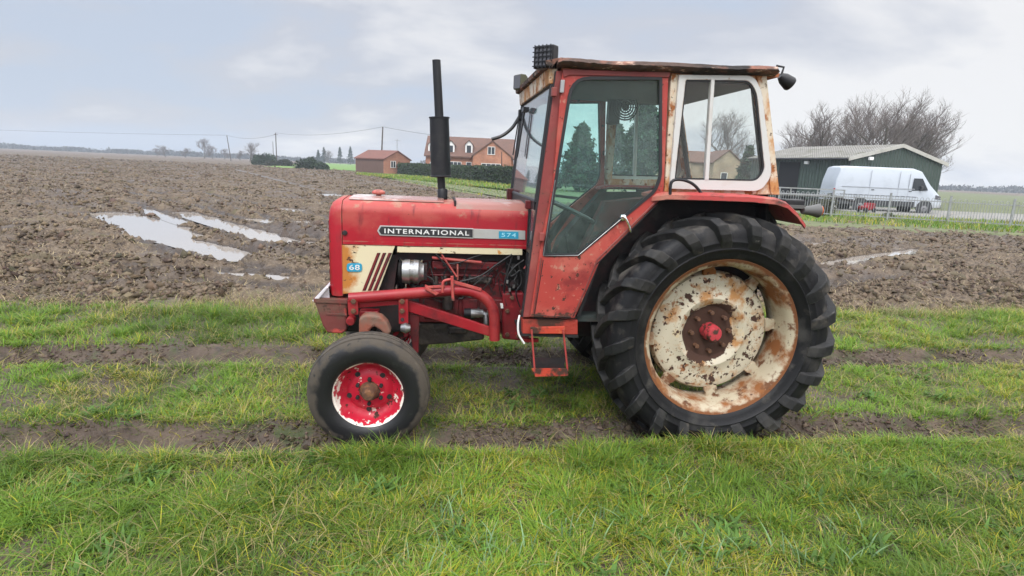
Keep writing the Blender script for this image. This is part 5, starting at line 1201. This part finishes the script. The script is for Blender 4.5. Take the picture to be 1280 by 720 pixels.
MB().loft([[(gx - e, y, ge - .2 * sl2 + .02), (gx, y, gr_ + .02), (gx + e, y, ge - .2 * sl2 + .02), (gx + e, y, ge - .2 * sl2 + .18), (gx, y, gr_ + .2), (gx - e, y, ge - .2 * sl2 + .18)] for y in (-3.65, 2.4)]).build('roof', tiles, house)
def hp(px_, py_, y): p = AY(px_, py_, HY + y); return (p.x - (hx0 + hx1) / 2, y, p.z)
c = hp(613, 188.3, -3.5); window(house, c, .95, 1.0, 2)
c = hp(612.5, 209, -3.5); window(house, c, 2.6, .95, 4)
c = hp(569, 206.8, -1.2); window(house, c, 1.6, 1.0, 3); c = hp(585.5, 206.8, -1.2); window(house, c, .7, .9, 1); c = hp(543, 206.8, -1.2); window(house, c, 1.2, .9, 2)
for px_ in (586, 563.5, 540):
    c = hp(px_, 186.5, -.6); d = MB().prism([(c[0] - .5, c[2] - .9), (c[0] + .5, c[2] - .9), (c[0] + .5, c[2] + .6), (c[0], c[2] + 1.15), (c[0] - .5, c[2] + .6)], -.75, 1.8).build('dormer', winframe, house)
    dr = MB().loft([[(c[0] - .62, y, c[2] + .52), (c[0], y, c[2] + 1.18), (c[0] + .62, y, c[2] + .52), (c[0] + .62, y, c[2] + .62), (c[0], y, c[2] + 1.3), (c[0] - .62, y, c[2] + .62)] for y in (-.9, 1.9)]); dr.build('dormer_roof', tiles, d)
    MB().box((c[0], -.77, c[2] + .0), (.6, .04, 1.0)).build('pane', pane, d)
MB().tube([hp(626, 189.5, -3.55), hp(626, 214, -3.55)], .05, 6).build('drainpipe', M['black'], house)
# brick garage
GA = AY(477, 210, 88)
gar = gable('brick_garage', (GA.x - .6, 91.5, 0), radians(-36), 6.6, 5.2, 2.15, 3.35, brick, tilesred, 'low brick garage with red tiled roof left of the house', 'garage', over=.2)
MB().span(-3.2, 3.1, -2.64, -2.605, .05, 2.05).build('garage_door', wood, gar)
window(gar, (3.30, -.9, 1.45), .95, .95, 2, '+x')
MB().tube([(3.2, 0, 3.3), (3.2, 0, 5.2)], .03, 5).tube([(3.2, -.5, 5.0), (3.2, .7, 5.0)], .02, 5).build('aerial', M['alu'], gar)
# buff brick cottage seen through the side window
SA = AY(909, 200, 78); st_ = gable('stone_cottage', (SA.x - .2, 80, 0), 0, 3.7, 6, 3.55, AY(909, 188.5, 77).z, stone, tiles, 'buff brick cottage with pale gable seen through the cab window', 'cottage', 'y')
window(st_, (-.35, -3.0, 1.7), .8, 1.1, 1)
MB().loft([[(x, 1.0, 0), (x, 1.0, 3.6), (x, 3.2, 4.9), (x, 5.4, 3.6), (x, 5.4, 0)] for x in (-9, -1.6)]).build('wall', stone, st_)
MB().loft([[(x, .7, 3.44), (x, 3.2, 4.92), (x, 5.7, 3.44), (x, 5.7, 3.6), (x, 3.2, 5.1), (x, .7, 3.6)] for x in (-9.2, 0)]).build('roof', tiles, st_)
# green barn
def wavemat(name, base, freq, rough=.5, layers=()):
    m = mat(name, base, layers, rough=rough); nt = m.node_tree; N = nt.nodes; K = nt.links
    tc = N.new('ShaderNodeTexCoord'); wv = N.new('ShaderNodeTexWave'); wv.inputs['Scale'].default_value = freq; wv.bands_direction = 'DIAGONAL'
    sp = N.new('ShaderNodeSeparateXYZ'); K.new(tc.outputs['Object'], sp.inputs[0]); ad = N.new('ShaderNodeMath'); ad.operation = 'ADD'; K.new(sp.outputs[0], ad.inputs[0]); K.new(sp.outputs[1], ad.inputs[1])
    wv.bands_direction = 'X'; cb = N.new('ShaderNodeCombineXYZ'); K.new(ad.outputs[0], cb.inputs[0]); K.new(cb.outputs[0], wv.inputs['Vector'])
    bp = N.new('ShaderNodeBump'); bp.inputs['Strength'].default_value = .9; bp.inputs['Distance'].default_value = .06; K.new(wv.outputs['Fac'], bp.inputs['Height']); K.new(bp.outputs[0], N['Principled BSDF'].inputs['Normal']); return m
clad = wavemat('green_box_profile_cladding', (.040, .062, .050), 1.1, .5, [((.055, .072, .06), .8, .5, .7)]); corr = wavemat('grey_fibre_cement_roof', (.21, .20, .175), 1.6, .85, [((.13, .125, .09), .9, .5, .68), ((.28, .27, .24), .6, .58, .7)])
corner = AY(1064.5, 197, 40); far_ = AY(969, 195.5, 46.5)
bd_ = Vector((far_.x - corner.x, 6.5, 0)); rzb = atan2(-bd_.y, -bd_.x)          # long axis towards the corner
el = corner.z; BW = 8.8; BL = 9.4
barn = empty('green_barn', (corner.x, corner.y, 0), rzb); tag(barn, 'green clad farm barn with grey corrugated roof behind the white van', 'barn')
br_ = AY(1112, 181, 42.3).z - .1
MB().loft([[(x, 0, 0), (x, 0, el - .05), (x, BW / 2, br_ - .05), (x, BW, el - .05), (x, BW, 0)] for x in (-BL, 0)]).build('wall', clad, barn)
MB().loft([[(x, -.35, el - .10), (x, BW / 2, br_), (x, BW + .35, el - .10), (x, BW + .35, el + .0), (x, BW / 2, br_ + .12), (x, -.35, el + .0)] for x in (-BL - .2, .12)]).build('roof', corr, barn)
MB().loft([[(x, -.38, el - .22), (x, BW / 2, br_ - .10), (x, BW + .38, el - .22), (x, BW + .38, el + .03), (x, BW / 2, br_ + .15), (x, -.38, el + .03)] for x in (.125, .17)]).build('gable_trim', mat('cream_verge_trim', (.42, .41, .37), [((.3, .29, .25), 1.5, .5, .7)], rough=.6), barn)
MB().tube([(-.02, -.06, 0), (-.02, -.06, el)], .06, 6).tube([(-BL, -.42, el - .1), (0, -.42, el - .1)], .06, 6).build('gutter', M['black'], barn)
MB().span(-6.3, -4.3, -.02, .06, .03, 3.0).build('doorway', mat('barn_opening_shade', (.008, .008, .009), rough=.9), barn)  # near-black panel painted as the unlit inside of the barn
fl1 = MB().box((-3.6, -.12, el - .35), (.35, .2, .22)).build('floodlight', winframe, barn, False, .03); fl2 = MB().box((.22, 1.5, el + .0), (.2, .3, .22)).build('floodlight', winframe, barn, False, .03)

# ------------------------------------------------------------------ van
vanw = mat('white_van_paint', (.43, .465, .51), [((.36, .39, .43), 1.2, .5, .75), ((.30, .29, .27), 2.5, .78, 1.05, dict(grad=('z', 1.3, .4, .45)))], rough=.28); vant = mat('dark_grey_van_trim', (.045, .047, .05), rough=.55)
VP = AY(1033.5, 240, 35.2); van = empty('white_van', (VP.x, VP.y, 0), radians(-4)); tag(van, 'large white high roof panel van parked behind the bow top railings', 'van')
def vsec(x, w, zb, zs, zt, r=.16): return [(x, -w, zb), (x, -w * 1.0, zs), (x, -w * .90, zt - r), (x, -w * .84, zt - .04), (x, -w * .70, zt), (x, w * .70, zt), (x, w * .84, zt - .04), (x, w * .90, zt - r), (x, w, zs), (x, w, zb)]
MB().loft([vsec(.0, .95, .50, 1.2, 1.4, .1), vsec(.04, .98, .45, 1.25, 1.9, .12), vsec(.22, .99, .42, 1.3, 2.52), vsec(.5, .99, .42, 1.3, 2.60), vsec(4.3, .99, .42, 1.3, 2.60), vsec(4.75, .99, .42, 1.25, 2.46), vsec(5.35, .97, .42, 1.15, 1.72, .2), vsec(5.9, .92, .42, .95, 1.22, .1), vsec(6.1, .84, .45, .8, .98, .06)]).build('body', vanw, van, True, .02)
vt = MB(); vt.span(.1, 1.1, -1.012, -.98, .42, .72); vt.span(1.95, 4.55, -1.012, -.98, .42, .72); vt.span(-.05, .12, -.96, .96, .42, .62); vt.build('sill_trim', vant, van, False, .02)
vt = MB(); vt.span(.35, 4.4, -1.006, -.985, 1.42, 1.455); vt.span(1.9, 1.915, -1.0, -.96, .75, 2.4); vt.span(3.5, 3.515, -1.0, -.96, .75, 2.4); vt.build('panel_seam', mat('van_seam', (.35, .37, .4), rough=.5), van)
MB().box((.02, -.90, 1.05), (.10, .12, .5)).build('tail_lamp', mat('red_tail_lamp', (.35, .02, .02), rough=.2), van, False, .02)
MB().prism([(4.25, 1.35), (4.3, 2.05), (4.75, 2.05), (5.15, 1.4)], -1.0, -.955).build('cab_window', pane, van)
MB().box((4.72, -1.10, 1.50), (.10, .16, .30)).build('mirror', vant, van, False, .03)
MB().prism([(5.62, .92), (5.95, .90), (5.93, 1.08), (5.66, 1.16)], -.955, -.90).build('headlamp', M['lampglass'], van, False, .01)
MB().span(4.10, 4.26, -1.012, -.99, 1.28, 1.33).build('door_handle', vant, van, False, .008)
MB().span(2.02, 2.18, -1.012, -.99, 1.28, 1.33).build('door_handle', vant, van, False, .008)
MB().span(4.06, 4.075, -1.0, -.96, .75, 2.3).build('door_seam', bpy.data.materials['van_seam'], van)
MB().span(.3, 4.6, -1.008, -.985, .98, 1.01).build('rubbing_strip', vant, van, False, .005)
MB().span(5.95, 6.12, -.85, .85, .40, .62).build('bumper', vant, van, False, .03)
for x in (1.52, 5.1):
    for s in (-1, 1):
        wv = MB().lathe([(-.11, .20), (-.115, .33), (-.09, .36), (.09, .36), (.11, .33), (.11, .2)], (x, s * .88, .36), 'y', 28).build('wheel', M['rubber'], van, True)
        MB().lathe([(-.10, .03), (-.13, .06), (-.12, .10), (-.10, .21), (.1, .21)], (x, s * .90, .36), 'y', 24).build('hubcap', mat('grey_hubcap', (.22, .22, .23), rough=.4, metal=.4), wv, True)
        MB().lathe([(-.012 * 1, .44), (.02, .44)], (x, s * .995, .40), 'y', 28).build('wheel_arch', vant, van)
# bow-top railings
railm = mat('galvanised_railing', (.30, .31, .31), [((.2, .2, .19), 3, .5, .7)], rough=.5, metal=.3)
fa_, fb_ = G(1037.5, 273.5), G(1108, 277.8); fdir = Vector((fb_[0] - fa_[0], fb_[1] - fa_[1], 0)); bay = fdir.length
fn_ = empty('bow_top_railings', (*fa_, .06), atan2(fdir.y, fdir.x)); tag(fn_, 'grey bow top metal railings running between the grass and the white van', 'railings')
for k in range(-3, 7):
    if k < 7: MB().span(k * bay - .035, k * bay + .035, -.035, .035, 0, 1.22).build('post', railm, fn_)
    if k < 6:
        rl_ = MB(); rl_.span(k * bay + .04, (k + 1) * bay - .04, -.02, .02, .14, .18); rl_.span(k * bay + .04, (k + 1) * bay - .04, -.02, .02, .93, .97)
        nb = int(bay / .105)
        for j in range(0, nb - 1, 2):
            xa, xb = k * bay + .08 + j * .105, k * bay + .08 + (j + 1) * .105
            rl_.tube([(xa, 0, .1), (xa, 0, 1.03)] + [((xa + xb) / 2 - .0525 * cos(a), 0, 1.03 + .06 * sin(a)) for a in (.5, 1.0, 1.57, 2.1, 2.6)] + [(xb, 0, 1.03), (xb, 0, .1)], .012, 5)
        rl_.build('railing_panel', railm, fn_)
bush('scrubby_shrub', gpos(1027, 262, 27.5), (1.5, 1.1, 1.35), 2600, .05, (.085, .085, .05), 'scrubby brownish shrub growing against the railings beside the van', seed=14)
bush('scrubby_shrub', gpos(1112, 262, 27.0), (1.0, .7, .6), 1000, .05, (.07, .085, .04), 'low weedy shrub at the foot of the railings right of the red machine', seed=15)
# red garden machine by the van
rmx = AY(1083, 262, 32.2); rm = empty('garden_mower', (rmx.x, 32.2, .1), radians(10)); tag(rm, 'small red mower standing beside the van wheel', 'mower')
MB().loft([[(-.35, y, .12), (-.38, y, .30), (-.1, y, .34), (.0, y, .52), (.32, y, .50), (.36, y, .2), (.3, y, .12)] for y in (-.22, .22)]).build('body', M['red'], rm, False, .03)
MB().box((.14, 0, .58), (.3, .3, .12)).build('engine_cover', M['black'], rm, False, .02)
MB().tube([(-.3, -.2, .3), (-.75, -.2, .85), (-.75, .2, .85), (-.3, .2, .3)], .015, 6).build('handle', M['black'], rm)
for x, y in ((-.28, -.26), (.26, -.26), (-.28, .26), (.26, .26)): MB().lathe([(-.04, .05), (-.035, .12), (.035, .12), (.04, .05)], (x, y, .12), 'y', 16).build('wheel', M['rubber'], rm)
# flat trailer in front of the barn door
tx = AY(1000, 250, 33); tl = empty('flatbed_trailer', (tx.x, 33, .08), radians(-6)); tag(tl, 'dark grey flat trailer parked in front of the barn doorway', 'trailer')
MB().span(-2.4, 1.9, -1.0, 1.0, .72, .84).build('deck', mat('grey_trailer_deck', (.14, .14, .14), [((.08, .07, .06), 2, .5, .65)], rough=.8), tl, False, .02)
q = MB()
for x in (-2.38, -.9, .5, 1.88): q.span(x - .03, x + .03, -1.0, -.95, .84, 1.18)
q.span(-2.4, 1.9, -1.0, -.96, 1.12, 1.18); q.build('side_rail', railm, tl)
for x in (-.5, .35):
    for s in (-1, 1): MB().lathe([(-.1, .16), (-.09, .34), (.09, .34), (.1, .16)], (x, s * .85, .34), 'y', 24).build('wheel', M['rubber'], tl, True)
MB().tube([(1.9, -.5, .7), (2.9, 0, .55)], .05, 6).tube([(1.9, .5, .7), (2.9, 0, .55)], .05, 6).build('drawbar', M['dark'], tl)

# ------------------------------------------------------------------ poles and wires
polem = mat('weathered_pole_timber', (.085, .07, .058), rough=.9)
def pole(px_, ptop, Y_, label, h=8, lean=(0, 0), arm=True):
    p = AY(px_, ptop, Y_); o = empty('telegraph_pole', (p.x - lean[0], Y_, 0)); tag(o, label, 'telegraph pole', 'telegraph poles across the field')
    MB().tube([(0, 0, 0), (lean[0], lean[1], p.z)], [.15, .11], 8).build('shaft', polem, o)
    if arm: MB().span(lean[0] - .5, lean[0] + .5, lean[1] - .05, lean[1] + .05, p.z - .45, p.z - .35).build('crossarm', polem, o)
    return p
pa = pole(344.5, 166, 150, 'upright telegraph pole rising behind the round evergreen bush'); pb = pole(478.5, 158.5, 100, 'telegraph pole leaning behind the brick garage', lean=(.35, 0), arm=False)
pc_ = pole(283.5, 169, 185, 'telegraph pole leaning left on the left horizon', lean=(-.9, 0), arm=False); pd = pole(341, 177, 230, 'small distant telegraph pole close beside the upright one', arm=False); pe = pole(700, 176, 92, 'telegraph pole seen through the cab door glass', arm=False)
wirem = mat('black_cable', (.03, .03, .032), rough=.6)
def wire(a, b, sag, label, r=.022):
    pts = [a.lerp(b, k / 24) - Vector((0, 0, sag * 4 * (k / 24) * (1 - k / 24))) for k in range(25)]
    o = MB().tube(pts, r, 5).build('overhead_wire', wirem); tag(o, label, 'cable', 'overhead cables between the poles')
wire(pa, pb, .9, 'overhead cable sagging from the upright pole to the garage pole'); wire(pb, pe, .8, 'overhead cable running from the garage pole over the house')
wire(pc_, pa - Vector((0, 0, .4)), 1.0, 'overhead cable between the two poles on the left', .028); wire(Vector((-330, 230, 9.2)), pc_, 1.6, 'overhead cable leaving the leaning pole over the open field', .03)

# ------------------------------------------------------------------ world, sun, camera
world = bpy.data.worlds.new('World'); SC.world = world; world.use_nodes = True
nt = world.node_tree; N = nt.nodes; K = nt.links; bg = N['Background']
SUN_EL, SUN_AZ = radians(50), radians(200)         # direction the light comes from, clockwise from +Y
sky = N.new('ShaderNodeTexSky'); sky.sky_type = 'NISHITA'; sky.sun_disc = False; sky.sun_elevation = SUN_EL; sky.sun_rotation = SUN_AZ
bg.inputs['Strength'].default_value = .1
tc = N.new('ShaderNodeTexCoord'); sp = N.new('ShaderNodeSeparateXYZ'); K.new(tc.outputs['Generated'], sp.inputs[0])
def math_(op, a, b=None, cl=False):
    n = N.new('ShaderNodeMath'); n.operation = op; n.use_clamp = cl
    for i, x in enumerate((a, b)):
        if x is None: continue
        if isinstance(x, (int, float)): n.inputs[i].default_value = x
        else: K.new(x, n.inputs[i])
    return n.outputs[0]
def mrange(x, a, b, c, d):
    n = N.new('ShaderNodeMapRange'); K.new(x, n.inputs[0])
    for i, k in enumerate((a, b, c, d)): n.inputs[i + 1].default_value = k
    return n.outputs[0]
zc = math_('ADD', math_('MAXIMUM', sp.outputs[2], 0.0), .30)
cb = N.new('ShaderNodeCombineXYZ'); K.new(math_('DIVIDE', sp.outputs[0], zc), cb.inputs[0]); K.new(math_('DIVIDE', sp.outputs[1], zc), cb.inputs[1])
mp = N.new('ShaderNodeMapping'); mp.inputs['Scale'].default_value = (1.0, 1.5, 1); mp.inputs['Location'].default_value = (1.7, .6, 0); K.new(cb.outputs[0], mp.inputs[0])
nz = N.new('ShaderNodeTexNoise'); nz.inputs['Scale'].default_value = 1.15; nz.inputs['Detail'].default_value = 8; nz.inputs['Roughness'].default_value = .52; nz.inputs['Distortion'].default_value = .25; K.new(mp.outputs[0], nz.inputs['Vector'])
cf = math_('ADD', nz.outputs['Fac'], mrange(sp.outputs[0], -.6, .6, -.08, .17))
ramp = N.new('ShaderNodeValToRGB'); e = ramp.color_ramp.elements
e[0].position = .38; e[0].color = (.57, .645, .775, 1); e[1].position = .66; e[1].color = (.93, .925, .935, 1)
x_ = ramp.color_ramp.elements.new(.49); x_.color = (.62, .65, .73, 1)
K.new(cf, ramp.inputs[0])
gain = mrange(sp.outputs[2], .26, .95, 8.0, 34.0)   # overcast sky: zenith far brighter than the horizon
back = mrange(sp.outputs[1], .1, -.9, 1.0, 1.6)      # unseen sky behind the camera, brightened to light the scene
gm = math_('MULTIPLY', gain, back)
vm = N.new('ShaderNodeVectorMath'); vm.operation = 'SCALE'; K.new(ramp.outputs[0], vm.inputs[0]); K.new(gm, vm.inputs['Scale'])
mx = N.new('ShaderNodeMix'); mx.data_type = 'RGBA'; mx.inputs[0].default_value = .93; K.new(sky.outputs[0], mx.inputs[6]); K.new(vm.outputs[0], mx.inputs[7]); K.new(mx.outputs[2], bg.inputs['Color'])
ld = bpy.data.lights.new('sun', 'SUN'); ld.energy = 1.5; ld.angle = radians(14); ld.color = (1, .96, .90)
lo = bpy.data.objects.new('sun', ld); COL.objects.link(lo)
sd = Vector((sin(SUN_AZ) * cos(SUN_EL), cos(SUN_AZ) * cos(SUN_EL), sin(SUN_EL))); lo.rotation_euler = sd.to_track_quat('Z', 'Y').to_euler()

# thin winter air
HAZE = True
if HAZE:
    hz = MB().span(-520, 560, -14, 560, -1.4, 16).build('haze', bpy.data.materials.new('haze_air')); tag(hz, kind='stuff')
    hm = hz.data.materials[0]; hm.use_nodes = True; hn = hm.node_tree; hn.nodes.remove(hn.nodes['Principled BSDF'])
    pv = hn.nodes.new('ShaderNodeVolumePrincipled'); pv.inputs['Color'].default_value = (.80, .87, .96, 1); pv.inputs['Density'].default_value = .0008; pv.inputs['Anisotropy'].default_value = .1
    hn.links.new(pv.outputs[0], hn.nodes['Material Output'].inputs['Volume'])

cam = bpy.data.cameras.new('camera'); cam.sensor_width = 36; cam.lens = 36 * F / 1280; cam.clip_end = 3000; cam.clip_start = .05
co_ = bpy.data.objects.new('camera', cam); COL.objects.link(co_); SC.camera = co_
r0 = Vector((1, 0, 0)); f0 = Vector((0, cos(PIT), -sin(PIT))); u0 = Vector((0, sin(PIT), cos(PIT)))
c_, s_ = cos(ROLL), sin(ROLL); r = r0 * c_ + u0 * s_; up_ = u0 * c_ - r0 * s_
co_.matrix_world = Matrix(((r.x, up_.x, -f0.x, 0), (r.y, up_.y, -f0.y, 0), (r.z, up_.z, -f0.z, CH), (0, 0, 0, 1)))
SC.view_settings.view_transform = 'Standard'; SC.view_settings.look = 'None'; SC.view_settings.gamma = 1; SC.view_settings.exposure = .3
SC.view_settings.use_curve_mapping = False
SC.cycles.max_bounces = 8; SC.cycles.transparent_max_bounces = 24; SC.cycles.volume_bounces = 0; SC.cycles.use_denoising = True
SC.cycles.caustics_reflective = False; SC.cycles.caustics_refractive = False; SC.cycles.sample_clamp_indirect = 6
